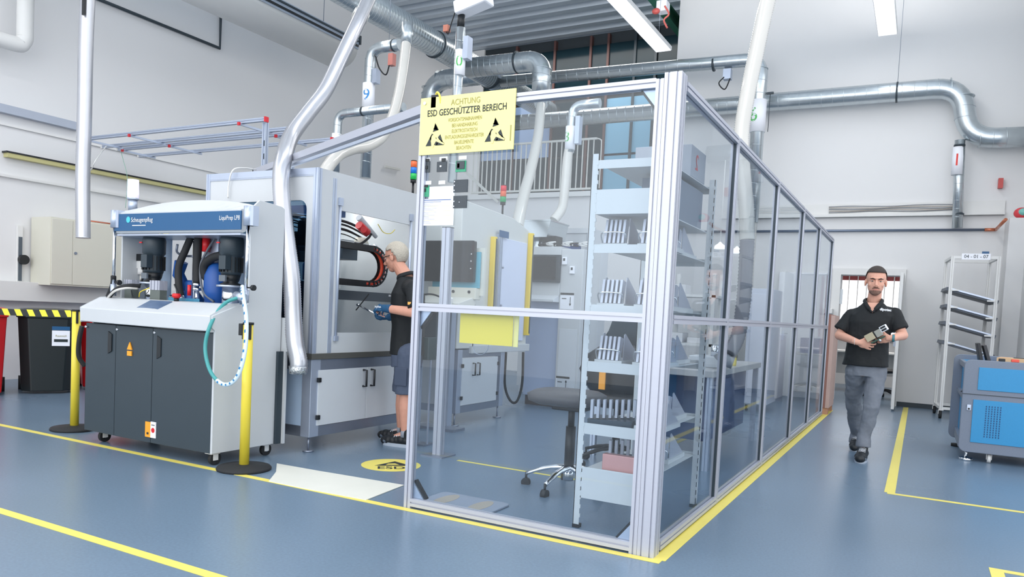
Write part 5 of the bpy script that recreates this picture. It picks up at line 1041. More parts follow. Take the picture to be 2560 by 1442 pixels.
# ---------------------------------------------------------------- red-capped bar frame
zf = 3.1; fr_ = thing('bar_frame', 'overhead frame of grey slotted bars with red end caps left of the silver hose', 'frame', (-6.3, 6.2, 0))
bars = [((235, 347), (650, 290)), ((275, 368), (716, 312)), ((312, 374), (716, 325)), ((375, 393), (806, 338))]
ends = []
for (a, b_) in bars:
    pa = PX(*a, z=zf); pb = PX(*b_, z=zf); yv = (pa.y+pb.y)/2; ends.append((pa.x, pb.x, yv))
    MB().tslot('x', pa.x, pb.x, yv-.02, yv+.02, zf-.035, zf+.005).build('bar', steel_v, fr_); MB().box(pb.x, pb.x+.02, yv-.025, yv+.025, zf-.045, zf+.01).build('end_cap', redcap, fr_); MB().box(pa.x-.03, pa.x, yv-.02, yv+.02, zf-.035, zf).build('bar_end', white, fr_)
yA, yB, yC, yD = [e[2] for e in ends]
for x in (ends[0][0]+.05, ends[0][0]+.9, ends[0][1]-.35): MB().box(x-.012, x+.012, yA-.04, yB+.04, zf-.06, zf-.036).build('cross_bar', steel_v, fr_); MB().box(x-.016, x+.016, yA-.06, yA-.04, zf-.064, zf-.03).build('end_cap', redcap, fr_)
for x in (ends[2][0]+.15, ends[2][0]+1.1, ends[2][1]-.2): MB().box(x-.012, x+.012, yC-.04, yD+.04, zf-.06, zf-.036).build('cross_bar', steel_v, fr_); MB().box(x-.016, x+.016, yC-.06, yC-.04, zf-.064, zf-.03).build('end_cap', redcap, fr_)
for (x, y) in ((ends[0][1]-.05, yA+.05), (ends[1][1]-.05, yB+.05), (ends[3][1]-.05, yD+.05)):
    q = MB().tslot('z', 0, zf-.036, x-.025, x+.025, y-.025, y+.025)
    po = q.build('post', steel_v, fr_); sl = MB(); z = .1
    for k in range(20): sl.box(x-.026, x-.0245, y-.006, y+.006, .15+k*.14, .2+k*.14).box(x+.006, x+.018, y-.0265, y-.0245, .15+k*.14, .21+k*.14)
    sl.build('slots', blk_ink, po)
MB().box(ends[0][1]-.14, ends[0][1]-.1, yA+.02, yA+.06, 2.4, 2.46).build('end_cap', redcap, fr_)
MB().tube(spl([PX(268, 362, z=zf), PX(240, 400, y=yA), PX(228, 425, y=yA)]), .008, 6).build('strap', white, fr_)
tag(MB().tube(spl([PX(303, 380, y=yC), PX(308, 400, y=yC), PX(318, 445, y=yC), PX(314, 520, y=yC)]), .004, 6).build('pull_cord', M('cord_green', (150, 190, 170), .5), base=PX(314, 520, y=yC)), 'thin greenish cord hanging from the bar frame', 'cord')

# ---------------------------------------------------------------- left wall things
def W(u, v, d=0): return PX(u, v, x=-10+d)
def wbar(name, label, cat, u0, v0, u1, v1, w_, h, m, d=.05, ext=0):
    a = W(u0, v0, d); b_ = W(u1, v1, d); z = (a.z+b_.z)/2
    return tag(MB().box(-10+.002, -10+w_, a.y-ext, b_.y, z-h/2, z+h/2).build(name, m, base=(-10, a.y, z)), label, cat)
wl_ = thing('wall_strip_light', 'slim dark and cream strip fitting along the left wall above the cabinet', 'strip', W(20, 390))
a = W(20, 392, .1); b_ = W(525, 488, .1); MB().box(-9.998, -9.9, a.y, b_.y, 2.74, 2.79).build('housing', M('strip_cream', (190, 184, 130), .5), wl_); MB().box(-9.998, -9.89, a.y-.02, b_.y, 2.79, 2.81).build('cover', black, wl_)
wbar('wall_pipe', 'thick grey pipe along the left wall at the left edge of the photo', 'pipe', -60, 255, 195, 318, .1, .1, M('pipe_grey', (170, 178, 192), .4), .05)
cd = [W(200, -10, .04), W(550, 112, .04)]; zz = (cd[0].z+cd[1].z)/2
tag(MB().tube([(-9.96, cd[0].y-1, zz), (-9.96, cd[1].y, zz), (-9.96, cd[1].y, zz+.55), (-9.9, cd[1].y-.25, zz+.6)], .022, 10).build('wall_conduit', dark, base=(-9.96, cd[1].y, zz)), 'dark thin conduit on the upper left wall ending in a square bend', 'conduit')
p0 = W(62, 118, .3); tag(MB().tube(spl([(-9.7, p0.y, p0.z+1.3), (-9.7, p0.y, p0.z+.3), (-9.7, p0.y-.02, p0.z+.06), (-9.7, p0.y-.2, p0.z), (-9.7, p0.y-1.2, p0.z+.03)]), .09, 16).build('wall_duct_bend', white, base=p0), 'white bent pipe on the wall in the upper left corner', 'pipe')
def cab(u, v): return PX(u, v, x=-9.55)
c0_ = cab(128, 541); c1_ = cab(103+27, 713); yR = cab(345, 560).y
kc = thing('wall_cabinet', 'beige two-door metal cabinet mounted on the left wall', 'cabinet', (-9.8, c0_.y, 1.18))
z0_, z1_ = c1_.z, c0_.z
MB().box(-9.98, -9.56, c0_.y, yR, z0_, z1_).build('body', beige, kc, bevel=.004)
ym = cab(182, 600).y
for a, b_ in ((c0_.y+.01, ym-.002), (ym+.002, yR-.01)): MB().box(-9.56, -9.545, a, b_, z0_+.02, z1_-.02).build('door', beige, kc, bevel=.003)
lk = cab(188, 633); MB().cyl((-9.545, lk.y, lk.z), (-9.535, lk.y, lk.z), .018).build('lock', steel, kc)
cpz = z1_+.012; tag(MB().cyl((-9.6, cab(232, 558).y, cpz), (-9.6, yR, cpz), .012).build('copper_pipe', M('copper', (176, 110, 90), .35, metal=.6), base=(-9.6, c0_.y, z1_)), 'short copper pipe lying on top of the beige wall cabinet', 'pipe')
a = W(52, 588, .05); b_ = W(52, 708, .05); kr = thing('wall_rail', 'vertical wall rail with round black knob left of the beige cabinet', 'rail', (-9.98, a.y, b_.z))
MB().box(-9.998, -9.96, a.y-.03, a.y+.03, b_.z, a.z+.12).build('rail', white, kr); MB().box(-9.96, -9.95, a.y-.02, a.y+.02, b_.z+.03, a.z-.02).build('slot', M('slot_dark', (80, 90, 100), .4), kr); kp = W(62, 649, .1); MB().cyl((-9.95, kp.y, kp.z), (-9.9, kp.y, kp.z), .06).build('knob', black, kr)
# wall ledge above the bins
a = W(0, 742, .15); struct('trim_30', MB().box(-10, -9.8, 2.5, 9.5, a.z-.04, a.z+.2), white, .004)
struct('trim_31', MB().box(-10, -9.95, 2.0, 12.9, 2.5, 2.53).box(-10, -9.97, 2.0, 12.9, 3.12, 3.13), white)
def bin_(label, x, y, rz, m, lid, w_=.56, h=.93):
    t = thing('wheelie_bin', label, 'bin', (0, 0, 0), 'waste bins along the left wall', local=True)
    a = w_/2; rings = []
    def poly(s, z): s_ = s; c_ = .09; return [(-a*s+c_, -a*s, z), (a*s-c_, -a*s, z), (a*s, -a*s+c_, z), (a*s, a*s, z), (-a*s, a*s, z), (-a*s, -a*s+c_, z)]
    vs = poly(.86, .03)+poly(1.0, h*.9)+poly(1.06, h*.9)+poly(1.06, h*.95); n = 6
    fs = [list(range(n))[::-1], [3*n+i for i in range(n)]]+[(k*n+i, k*n+(i+1) % n, (k+1)*n+(i+1) % n, (k+1)*n+i) for k in range(3) for i in range(n)]
    MB().add(vs, fs).build('body', m, t, bevel=.012)
    MB().loft([((0, 0, h*.95), a*1.08, a*1.08), ((0, 0, h*.98), a*1.07, a*1.07), ((0, 0, h), a*.9, a*.9), ((0, 0, h+.01), a*.4, a*.4)], 28, e=.35).build('lid', lid, t)
    for s in (-1, 1): MB().cyl((s*a*.8, a*.9, .08), (s*a*.95, a*.9, .08), .08).build('wheel', rubber, t)
    t.location = (x, y, 0); t.rotation_euler.z = rz; return t
bk = bin_('black wheeled waste bin with a white label between the red bins', -8.62, 4.93, radians(62), M('bin_black', (24, 32, 34), .4, noise=.05), M('bin_black2', (34, 40, 44), .4))
lb_ = MB().obox((.12, -.275, .62), .17, .006, .17).build('label', paper, bk); MB().obox((.12, -.28, .595), .13, .003, .03).build('label_bar', blk_ink, lb_); MB().obox((.12, -.275, .73), .17, .006, .04).build('label_header', blue, lb_)
MB().text('Restmüll', .03, FY(.12, -.2795, .645)).build('label_text', olive_ink, lb_)
rb = bin_('red wheeled waste bin behind the left yellow barrier post', -8.62, 5.62, radians(62), red, red); MB().obox((-.0, -.275, .6), .14, .006, .2).build('label', paper, rb)
bin_('red wheeled waste bin cut off by the left edge of the photo', -8.78, 4.27, radians(62), red, red)

# ---------------------------------------------------------------- back wall fittings
rl = thing('railing', 'cream metal railing along the upper landing in front of the dark office windows', 'railing', (-7, 12.95, 3.45))
cream = M('railing_cream', (214, 214, 208), .5)
for z in (3.5, 4.41): MB().box(-8.12, -5.45, 12.93, 12.97, z-.018, z+.018).build('rail', cream, rl)
x = -8.1
while x < -5.45: MB().box(x-.009, x+.009, 12.94, 12.96, 3.5, 4.41).build('baluster', cream, rl); x += .108
MB().tube(spl([(-5.45, 12.95, 4.41), (-5.38, 12.95, 4.38), (-5.36, 12.95, 4.28), (-5.36, 12.95, 3.5)]), .012, 8).build('end_post', cream, rl)
hr = thing('stair_handrail', 'cream handrail sloping down along the stairs left of the landing', 'handrail', (-9, 12.9, 3.3))
MB().bar(PX(1110, 380, y=12.9), PX(1245, 505, y=12.9), .03, .05).build('sloped_rail', cream, hr); MB().bar(PX(962, 416, x=-9.93), PX(1000, 424, x=-9.93), .03, .04).build('level_rail', cream, hr); MB().bar(PX(990, 347, y=15.0), PX(1060, 342, y=15.0), .03, .04).build('level_rail', cream, hr)
for u in (965, 1120, 1240): a = PX(u, 416 if u < 1000 else (390 if u < 1200 else 500), y=12.9); MB().cyl((a.x, 12.9, a.z), (a.x, 12.99, a.z), .012).build('wall_bracket', cream, hr)
ctr = thing('cable_tray', 'open wall tray full of cables along the right back wall', 'cable tray', (-1, 12.95, 2.95))
a = PX(2072, 512, y=12.9); b_ = PX(2385, 520, y=12.9); z_ = a.z; MB().box(-3.0, .95, 12.9, 12.995, z_-.19, z_-.15).box(-3.0, .95, 12.97, 12.995, z_-.19, z_+.02).build('tray', white, ctr)
for k in range(5): MB().tube(spl([(a.x+.0+.3*j, 12.93+.008*k, z_-.03-.02*k+.008*sin(j*1.7+k)) for j in range(7)], 4), .006, 6).build('cable', [M('cable_mid', (120, 124, 130), .5), M('cable_pale', (180, 170, 160), .5)][k % 2], ctr)
wp_ = tag(MB().cyl((-4, 12.95, 2.69), (.72, 12.95, 2.69), .02).build('wall_pipe', M('pipe_dark', (110, 122, 140), .35, metal=.5), base=(-2, 12.95, 2.69)), 'slim grey pipe along the right back wall above the doorway', 'pipe')
cpj = thing('copper_joint', 'copper pipe elbow rising at the right end of the wall pipe', 'pipe fitting', (.8, 12.93, 2.69)); cu = M('copper_joint', (196, 120, 90), .35, metal=.5)
MB().cyl((.72, 12.95, 2.69), (.86, 12.95, 2.69), .024).build('sleeve', cu, cpj); MB().tube([(.86, 12.95, 2.69), PX(2503, 560, y=12.2), PX(2515, 548, y=12.1)], .022, 10).build('elbow', cu, cpj)
al_ = PX(2503, 462, y=12.95); tag(MB().box(al_.x-.04, al_.x+.02, 12.9, 12.99, al_.z-.05, al_.z+.09).build('alarm_box', M('alarm_red', (190, 70, 66), .4), base=al_), 'small red and grey alarm box high on the right wall', 'alarm')
rg = Vector((1.1, 12.2, 2.79)); lg = thing('wrapped_ball', 'small red ball with green patch on the ledge at the right photo edge', 'ball', rg)
rg = PX(2556, 532, y=12.45); lg.location = (rg.x, 12.5, 2.78); OFF[lg.name] = Vector((rg.x, 12.5, 2.78)); MB().ell((rg.x, 12.5, 2.86), .1, .08, .08).build('shell', M('ball_red', (214, 66, 74), .3), lg); MB().ell((rg.x+.01, 12.44, 2.87), .06, .04, .05).build('patch', M('patch_green', (120, 190, 180), .3), lg)
ps = thing('wall_poster', 'pale poster with a green tab on the wall beside the doorway', 'poster', PX(2096, 745, y=12.98))
a = PX(2080, 722, y=12.98); b_ = PX(2105, 760, y=12.98); MB().box(a.x, b_.x, 12.975, 12.99, b_.z, a.z).build('sheet', M('poster_grey', (206, 212, 216), .6), ps)
a = PX(2084, 753, y=12.97); b_ = PX(2096, 762, y=12.97); MB().box(a.x, b_.x, 12.965, 12.974, b_.z, a.z).build('green_tab', M('tab_green', (40, 160, 110), .5), ps)
sh = PX(2084, 775, y=12.9); tag(MB().box(sh.x-.12, sh.x, 12.7, 12.98, sh.z-.06, sh.z+.02).build('hand_sanitiser', white, base=sh, bevel=.01), 'small white dispenser on the wall beside the crate', 'dispenser')
# ---------------------------------------------------------------- people
def cap(mb, a, b, r0, r1=None, flat=1.0):
    r1 = r0 if r1 is None else r1; a = Vector(a); b = Vector(b)
    mb.tube([a, b], [r0, r1], 16); mb.ell(a, r0*.995, n=16, m=10); mb.ell(b, r1*.995, n=16, m=10); return mb
def blob(name, mb, m, par, voxel=.004, smooth=4, disp=0):
    o = mb.build(name, m, par); q = o.modifiers.new('remesh', 'REMESH'); q.mode = 'VOXEL'; q.voxel_size = voxel; q.use_smooth_shade = True
    if smooth: q = o.modifiers.new('smooth', 'SMOOTH'); q.factor = .5; q.iterations = smooth
    if disp:
        tx = bpy.data.textures.new(name+'_folds', 'CLOUDS'); tx.noise_scale = .09; tx.noise_depth = 2
        q = o.modifiers.new('folds', 'DISPLACE'); q.texture = tx; q.strength = disp; q.mid_level = .5
    return o
def frame(f, up=(0, 0, 1)):
    f = Vector(f).normalized(); r = f.cross(Vector(up)).normalized(); u = r.cross(f); return Matrix((r, f, u)).transposed()
def head(mb, c, R, s=1.0):
    P = lambda x, y, z: Vector(c)+R @ Vector((x*s, y*s, z*s))
    E = lambda x, y, z, a, b, d: mb.ell(P(x, y, z), a*s, b*s, d*s, R, 20, 14)
    E(0, -.012, .03, .077, .095, .088); E(0, .02, -.03, .064, .068, .082); E(0, .045, -.088, .036, .036, .03); E(0, .02, -.07, .052, .055, .042)
    E(0, .074, .026, .048, .018, .011)
    for sx in (-1, 1):
        E(sx*.039, .05, -.026, .024, .024, .026); E(sx*.079, -.008, -.012, .009, .02, .031); E(sx*.013, .098, -.038, .009, .011, .008)
    mb.tube([P(0, .08, .012), P(0, .102, -.015), P(0, .113, -.034)], [.009*s, .011*s, .013*s], 12); E(0, .108, -.036, .012, .011, .01)
    E(0, .088, -.062, .024, .011, .0055); E(0, .086, -.071, .02, .011, .006)
def face(t, c, R, s=1.0, iris=(70, 90, 100), brow=(60, 50, 44)):
    P = lambda x, y, z: Vector(c)+R @ Vector((x*s, y*s, z*s))
    for sx in (-1, 1):
        e = MB().ell(P(sx*.031, .071, .004), .0125*s, .0125*s, .0058*s, R).build('eye', M('eye_white', (196, 190, 186), .2), t)
        MB().ell(P(sx*.031, .0815, .004), .0054*s, .003*s, .0054*s, R).build('iris', M('iris_%d' % iris[0], iris, .15), e)
        MB().ell(P(sx*.031, .0745, .0108), .0155*s, .0125*s, .005*s, R).build('eyelid', skin, t)
        MB().tube([P(sx*.013, .094, .019), P(sx*.031, .093, .026), P(sx*.05, .078, .021)], [.003*s, .0046*s, .0025*s], 8).build('eyebrow', M('brow_%d' % brow[0], brow, .8), t)
def hand(mb, w, d, n, s, curl=(.5, .7, .4), r=.0088, L=1.0, thumb=.5, spread=.1):
    w = Vector(w); d = Vector(d).normalized(); n = Vector(n); n = (n-d*n.dot(d)).normalized(); s = Vector(s); s = (s-d*s.dot(d)-n*s.dot(n)).normalized()
    R = Matrix((s, d, n)).transposed()
    mb.ell(w+d*.052*L, .041*L, .052*L, .0165*L, R, 16, 10); mb.ell(w+d*.075*L, .040*L, .028*L, .014*L, R, 16, 10); cap(mb, w-d*.02, w+d*.03*L, .026*L, .024*L)
    cap(mb, w+d*.02*L+s*.012*L, w+d*.045*L+s*.03*L+n*.008, .017*L, .015*L)
    for i, ln in enumerate((.070, .078, .073, .057)):
        b = w+d*(.092-.004*abs(i-1))*L+s*(.030-.0205*i)*L; a = 0; v = d
        for k, (f, c_) in enumerate(zip((.45, .3, .25), curl)):
            a += c_*(1+.08*i); v = (d*cos(a)+n*sin(a)+s*spread*(1.5-i)*.5).normalized(); e = b+v*ln*f*L
            cap(mb, b, e, r*L*(1-.1*k), r*L*(.92-.1*k)); b = e
    b = w+d*.04*L+s*.03*L+n*.006
    e = b+(d*.62+s*.75+n*thumb).normalized()*.036*L; cap(mb, b, e, .0125*L, .0108*L)
    e2 = e+(d*.85+s*.45+n*thumb*1.3).normalized()*.032*L; cap(mb, e, e2, .0108*L, .0088*L)

# ---- walking man
ym = 7.40
def J(u, v, y): return PX(u, v, y=y)
hc = J(2190, 704, ym-.03); R1 = frame((.10, -1, -.05), (.03, 0, 1))
root = J(2160, 1140, 7.4); man = thing('person', 'person walking towards the camera in black polo and grey jeans holding a small device', 'person', (root.x, 7.4, 0))
nk = J(2184, 753, ym+.02)
sh = [J(2129, 789, ym+.02), J(2235, 786, ym+.02)]; el = [J(2099, 838, ym-.02), J(2257, 838, ym-.02)]; wr = [J(2143, 855, ym-.27), J(2229, 845, ym-.27)]
hp = [J(2140, 925, ym), J(2190, 925, ym)]; kn = [J(2133, 1010, ym+.25), J(2179, 1015, ym-.08)]; an = [J(2141, 1090, ym+.55), J(2160, 1098, ym-.06)]
b = MB(); head(b, hc, R1, 1.05)
cap(b, nk+Vector((0, .01, -.05)), hc+Vector((0, .025, -.06)), .06, .053)
b.loft([((hp[0]+hp[1])*.5+Vector((0, 0, -.05)), .15, .1), ((hp[0]+hp[1])*.5+Vector((0, 0, .1)), .15, .1), (nk+Vector((0, 0, -.30)), .16, .105), (nk+Vector((0, 0, -.16)), .15, .09), (nk+Vector((0, 0, -.05)), .07, .06)], 24)
for i in (0, 1):
    cap(b, sh[i]+Vector((0, 0, -.01)), el[i], .05, .041); cap(b, el[i], wr[i], .043, .027); cap(b, hp[i], kn[i], .075, .05); cap(b, kn[i], an[i], .05, .034)
    cap(b, nk+Vector((0, 0, -.09)), sh[i]+Vector((0, 0, -.015)), .038, .04)
    cap(b, an[i], an[i]+Vector((0, -.03, -.04)), .032, .03)
hand(b, wr[0]+Vector((.0, 0, 0)), (1, .12, -.22), (.1, 1, .25), (0, -.25, 1), (.25, .5, .5), spread=.22)
hand(b, wr[1], (-1, .12, -.14), (-.1, 1, .25), (.1, -.25, 1), (.35, .6, .5), spread=.1, thumb=.1)
blob('body', b, skin, man, .0034, 3)
face(man, hc, R1, 1.05, (60, 66, 62), (46, 38, 34))
P = lambda x, y, z: hc+R1 @ Vector((x*1.05, y*1.05, z*1.05))
MB().ell(P(0, -.014, .040), .084, .105, .096, R1, 40, 30, keep=lambda q: q.z > .040 or (q.y < .015 and q.z > .012) or (q.y < -.005 and q.z > -.05)).build('hair', M('hair_dark', (58, 50, 46), .75, noise=.4, scale=150, bump=.5), man, solid=.006)
MB().tube([P(-.022, .09, -.067), P(0, .1005, -.0665), P(.022, .09, -.067)], [.002, .0042, .002], 8).build('lips', M('lips', (188, 116, 108), .5), man)
bd = MB(); bd.ell(P(0, .048, -.089), .038, .037, .03, R1, 20, 14); bd.ell(P(0, .03, -.078), .051, .05, .035, R1, 20, 14, keep=lambda q: q.y > .0 and q.z < .012)
bd.build('beard', M('beard_brown', (124, 96, 84), .85, noise=.35, scale=220, bump=.4), man)
MB().tube([P(-.026, .086, -.057), P(-.012, .097, -.053), P(0, .1, -.052), P(.012, .097, -.053), P(.026, .086, -.057)], [.003, .0045, .004, .0045, .003], 10).build('moustache', M('moustache_brown', (104, 78, 68), .85, noise=.3, scale=200), man)
shirt = M('polo_black', (14, 19, 23), .75, noise=.12, scale=40)
s_ = MB(); cx = lambda u, v, dy=0: J(u, v, ym+dy)
def ring(uL, uR, v, ry, dy=0): a = J(uL, v, ym+dy); c = J(uR, v, ym+dy); return ((a+c)/2, (c-a).length/2, ry)
s_.loft([ring(2105, 2222, 914, .14), ring(2109, 2221, 900, .14), ring(2116, 2221, 868, .13), ring(2119, 2226, 835, .13), ring(2120, 2232, 805, .135), ring(2124, 2238, 788, .12), ring(2142, 2224, 771, .1), ring(2158, 2211, 757, .075)], 32, e=.85)
for i, hem in ((0, J(2103, 826, ym-.01)), (1, J(2251, 824, ym-.01))):
    cap(s_, nk+Vector((0, 0, -.07)), sh[i]+Vector((0, 0, -.004)), .062, .058); cap(s_, sh[i], sh[i]+(hem-sh[i])*.4, .064, .066); s_.tube([sh[i]+(hem-sh[i])*.3, hem], [.064, .071], 20)
blob('polo_shirt', s_, shirt, man, .006, 5, .012)
for sx in (-1, 1):
    MB().tube(spl([nk+Vector((sx*.006+.004, -.145, -.10)), nk+Vector((sx*.042, -.122, -.05)), nk+Vector((sx*.07, -.055, -.0)), nk+Vector((sx*.062, .03, .015)), nk+Vector((sx*.0, .07, .03))]), [.006]*4+[.011]*14+[.011]*15, 8, sq=1.7).build('collar', shirt, man)
MB().add([nk+Vector(q) for q in ((-.042, -.108, -.015), (.05, -.108, -.015), (.004, -.141, -.105))]+[nk+Vector(q) for q in ((-.042, -.06, -.015), (.05, -.06, -.015), (.004, -.08, -.105))], [(0, 2, 1), (3, 4, 5), (0, 1, 4, 3), (1, 2, 5, 4), (2, 0, 3, 5)]).build('open_neck', skin, man)
lg = J(2214, 774, ym-.145); MB().text('dipotec', .03, face_matrix(lg, (1, .12, -.06), (.06, 0, 1)), bold=.0012).build('chest_print', paper, man)
jn = M('jeans_grey', (112, 118, 128), .8, noise=.22, scale=9, bump=.1); t_ = MB()
t_.loft([ring(2122, 2206, 940, .115), ring(2118, 2208, 905, .12), ring(2120, 2206, 890, .11)], 28, e=.9)
for i in (0, 1):
    cap(t_, hp[i]+Vector((0, 0, -.01)), kn[i], .092, .068); cap(t_, kn[i], an[i]+Vector((0, 0, .02)), .068, .055); t_.tube([an[i]+Vector((0, 0, .05)), an[i]+Vector((0, -.012, -.066))], [.056, .064], 18)
blob('jeans', t_, jn, man, .006, 4, .022)
def shoe(par, heel, toe, w_=.048, m_=None, white_top=True, h=.075):
    heel = Vector(heel); toe = Vector(toe); d = (toe-heel); L_ = d.length; d.normalize(); sd = d.cross(Vector((0, 0, 1))).normalized(); up = sd.cross(d)
    def Q(f, z): return heel+d*L_*f+up*(z+.008)
    m = MB()
    for f, r_, z in ((.08, .036, .04), (.2, .04, .05), (.35, .041, .05), (.5, .04, .043), (.65, .043, .036), (.8, .044, .034), (.92, .036, .03)): m.ell(Q(f, z), r_*1.05*w_/.048, .055, r_*1.05, Matrix((sd, d, up)).transposed())
    cap(m, Q(.16, .05), Q(.14, h+.03), .038, .04)
    o = blob('shoe', m, m_ or M('shoe_black', (24, 28, 32), .5, noise=.1), par, .005, 3)
    s2 = MB(); pts = []
    for k in range(24):
        a = 2*pi*k/24; f = .5+.52*cos(a); wd = w_*1.12*(.86+.16*cos(a)+.06*cos(2*a)); pts.append((f, wd*sin(a)))
    lo = [Q(f, -.008)+sd*y_ for f, y_ in pts]; hi = [Q(f, .02)+sd*y_*1.0 for f, y_ in pts]; n = 24
    s2.add(lo+hi, [list(range(n))[::-1], [n+i for i in range(n)]]+[(i, (i+1) % n, n+(i+1) % n, n+i) for i in range(n)]); s2.build('sole', M('sole_grey', (168, 178, 190), .5), o)
    tc = MB().ell(Q(.86, .028), w_*.92, .05, .026, Matrix((sd, d, up)).transposed()); tc.build('toe_cap', M('toe_grey', (96, 108, 122), .5), o)
    lc = MB()
    for f in (.34, .42, .5, .58, .66): a = Q(f, .106-.06*(f-.3)*1.6); lc.tube([a-sd*.028-up*.01, a+up*.003, a+sd*.028-up*.01], .0045, 6)
    lc.build('laces', M('lace_white', (210, 214, 220), .6), o)
shoe(man, an[1]+Vector((0, .085, -an[1].z+.0)), an[1]+Vector((-.01, -.225, -an[1].z)), w_=.056, h=.085)
shoe(man, Vector((an[0].x, an[0].y+.1, .05)), Vector((an[0].x-.0, an[0].y-.19, .0)), w_=.054, h=.085)
bt_ = wr[1]+Vector((.012, .0, 0)); MB().cyl(bt_-Vector((.007, 0, 0)), bt_+Vector((.012, .0, .0)), .031).build('wrist_strap', M('strap_teal', (60, 120, 130), .5), man); bt2 = wr[0]+Vector((-.02, .0, .005)); MB().cyl(bt2-Vector((.003, 0, 0)), bt2+Vector((.003, 0, 0)), .031).build('bracelet', M('bracelet_pale', (210, 190, 180), .5), man)
dc = J(2190, 838, ym-.30); Rd = frame((0, -1, 0), (0, 0, 1)) @ Matrix.Rotation(radians(30), 3, 'Y')
Rd = Matrix.Rotation(radians(-33), 3, 'Y') @ Matrix.Rotation(radians(-8), 3, 'Z')
dv = thing('handheld_device', 'small beige and grey electronic device held in both hands of the walking person', 'device', dc)
Q = lambda x, y, z: dc+Rd @ Vector((x, y, z))
MB().obox(Q(-.045, 0, .01), .075, .05, .062, Rd).build('beige_housing', M('device_beige', (176, 166, 140), .5, noise=.06), dv, bevel=.003)
MB().obox(Q(.028, .0, .006), .05, .05, .06, Rd).build('grey_housing', M('device_grey', (150, 150, 142), .5), dv, bevel=.003)
g_ = MB().obox(Q(.082, 0, .022), .056, .045, .05, Rd).build('connector_block', paper, dv, bevel=.002)
for dz in (-.011, .011): MB().obox(Q(.082, -.0235, .022+dz), .042, .003, .016, Rd).build('connector_opening', black, g_)
MB().obox(Q(-.002, .0, -.04), .12, .045, .012, Rd).build('circuit_board', M('pcb_dark_green', (40, 74, 60), .4, noise=.4, scale=150), dv); MB().obox(Q(.0, .0, .006), .006, .052, .075, Rd).build('divider', black, dv)
MB().ell(Q(.01, -.02, -.052), .012).build('capacitor', chrome, dv)

# ---- older man at the machine
yo = 5.08
def K(u, v, dy=0): return PX(u, v, y=yo+dy)
hc2 = K(988, 643); R2 = frame((-1, -.12, -.30), (-.2, 0, 1)); rt2 = K(1005, 1100)
old = thing('person', 'grey-haired person with glasses, black polo and shorts working at the enclosed machine', 'person', (rt2.x, yo, 0))
nk2 = K(1015, 693); hipc = K(1018, 880); shn = K(1034, 722, -.19); shf = K(1022, 718, .17)
eln = K(1044, 782, -.27); wrn = K(966, 771, -.28); elf = K(1040, 790, .2); wrf = K(978, 792, -.02)
hpn = K(1022, 885, -.08); hpf = K(1015, 885, .08); knn = K(1014, 985, -.08); knf = K(1006, 978, .1); ann = K(1013, 1086, -.07); anf = K(1003, 1076, .12)
b = MB(); head(b, hc2, R2, .98); cap(b, nk2, hc2+Vector((.03, 0, -.055)), .06, .056)
b.loft([(hipc, .1, .14), (hipc+Vector((0, 0, .15)), .1, .14), (nk2+Vector((.02, 0, -.25)), .11, .15), (nk2+Vector((.02, 0, -.1)), .1, .14), (nk2+Vector((.01, 0, 0)), .05, .07)], 24)
for s1, e1_, w1 in ((shn, eln, wrn), (shf, elf, wrf)): cap(b, s1, e1_, .05, .044); cap(b, e1_, w1, .045, .031); cap(b, nk2+Vector((.02, 0, -.09)), s1, .045, .045)
for h1_, k1, a1_ in ((hpn, knn, ann), (hpf, knf, anf)): cap(b, h1_, k1, .08, .054); cap(b, k1, k1+(a1_-k1)*.35, .05, .056); cap(b, k1+(a1_-k1)*.35, a1_, .056, .034); cap(b, a1_, a1_+Vector((-.1, 0, -.04)), .034, .03)
hand(b, wrn, (-1, .05, .05), (.1, .6, -.8), (0, .8, .6), (.5, .9, .6), r=.006, L=.9); hand(b, wrf, (-1, 0, -.15), (0, -.3, 1), (.3, -1, 0), (.4, .8, .6), r=.006, L=.9)
blob('body', b, M('skin_ruddy', (206, 150, 128), .5, noise=.08, scale=30), old, .0038, 3)
face(old, hc2, R2, .98, (80, 100, 110), (150, 140, 130))
P = lambda x, y, z: hc2+R2 @ Vector((x, y, z))
MB().ell(P(0, -.022, .026), .085, .1, .1, R2, 44, 32, keep=lambda q: q.z > .052 or (q.y < .055 and q.z > .03) or (q.y < .0 and q.z > -.0) or (q.y < -.02 and q.z > -.082)).build('hair', M('hair_grey_blond', (186, 178, 164), .7, noise=.35, scale=120, bump=.6), old, solid=.009)
gl = MB()
for sx in (-1, 1): gl.tube([P(sx*.031+.021*cos(a), .092, .002+.015*sin(a)) for a in [2*pi*k/16 for k in range(17)]], .0022, 6); gl.tube([P(sx*.052, .09, .006), P(sx*.078, .05, .01), P(sx*.082, -.02, .006)], .0028, 6)
gl.tube([P(-.01, .098, .006), P(.01, .098, .006)], .0022, 6); gl.build('glasses', black, old)
s_ = MB(); s_.loft([(hipc+Vector((.0, 0, -.02)), .135, .165), (hipc+Vector((0, 0, .06)), .13, .16), (hipc+Vector((.0, 0, .22)), .125, .155), (nk2+Vector((.03, 0, -.28)), .13, .165), (nk2+Vector((.03, 0, -.14)), .12, .17), (nk2+Vector((.02, 0, -.06)), .085, .12), (nk2+Vector((.01, 0, .005)), .065, .072)], 28)
for s1, e1_ in ((shn, eln), (shf, elf)): cap(s_, nk2+Vector((.025, 0, -.085)), s1, .075, .068); cap(s_, s1, s1+(e1_-s1)*.45, .068, .068); s_.tube([s1+(e1_-s1)*.3, s1+(e1_-s1)*.82], [.068, .074], 20)
blob('polo_shirt', s_, shirt, old, .006, 5, .01)
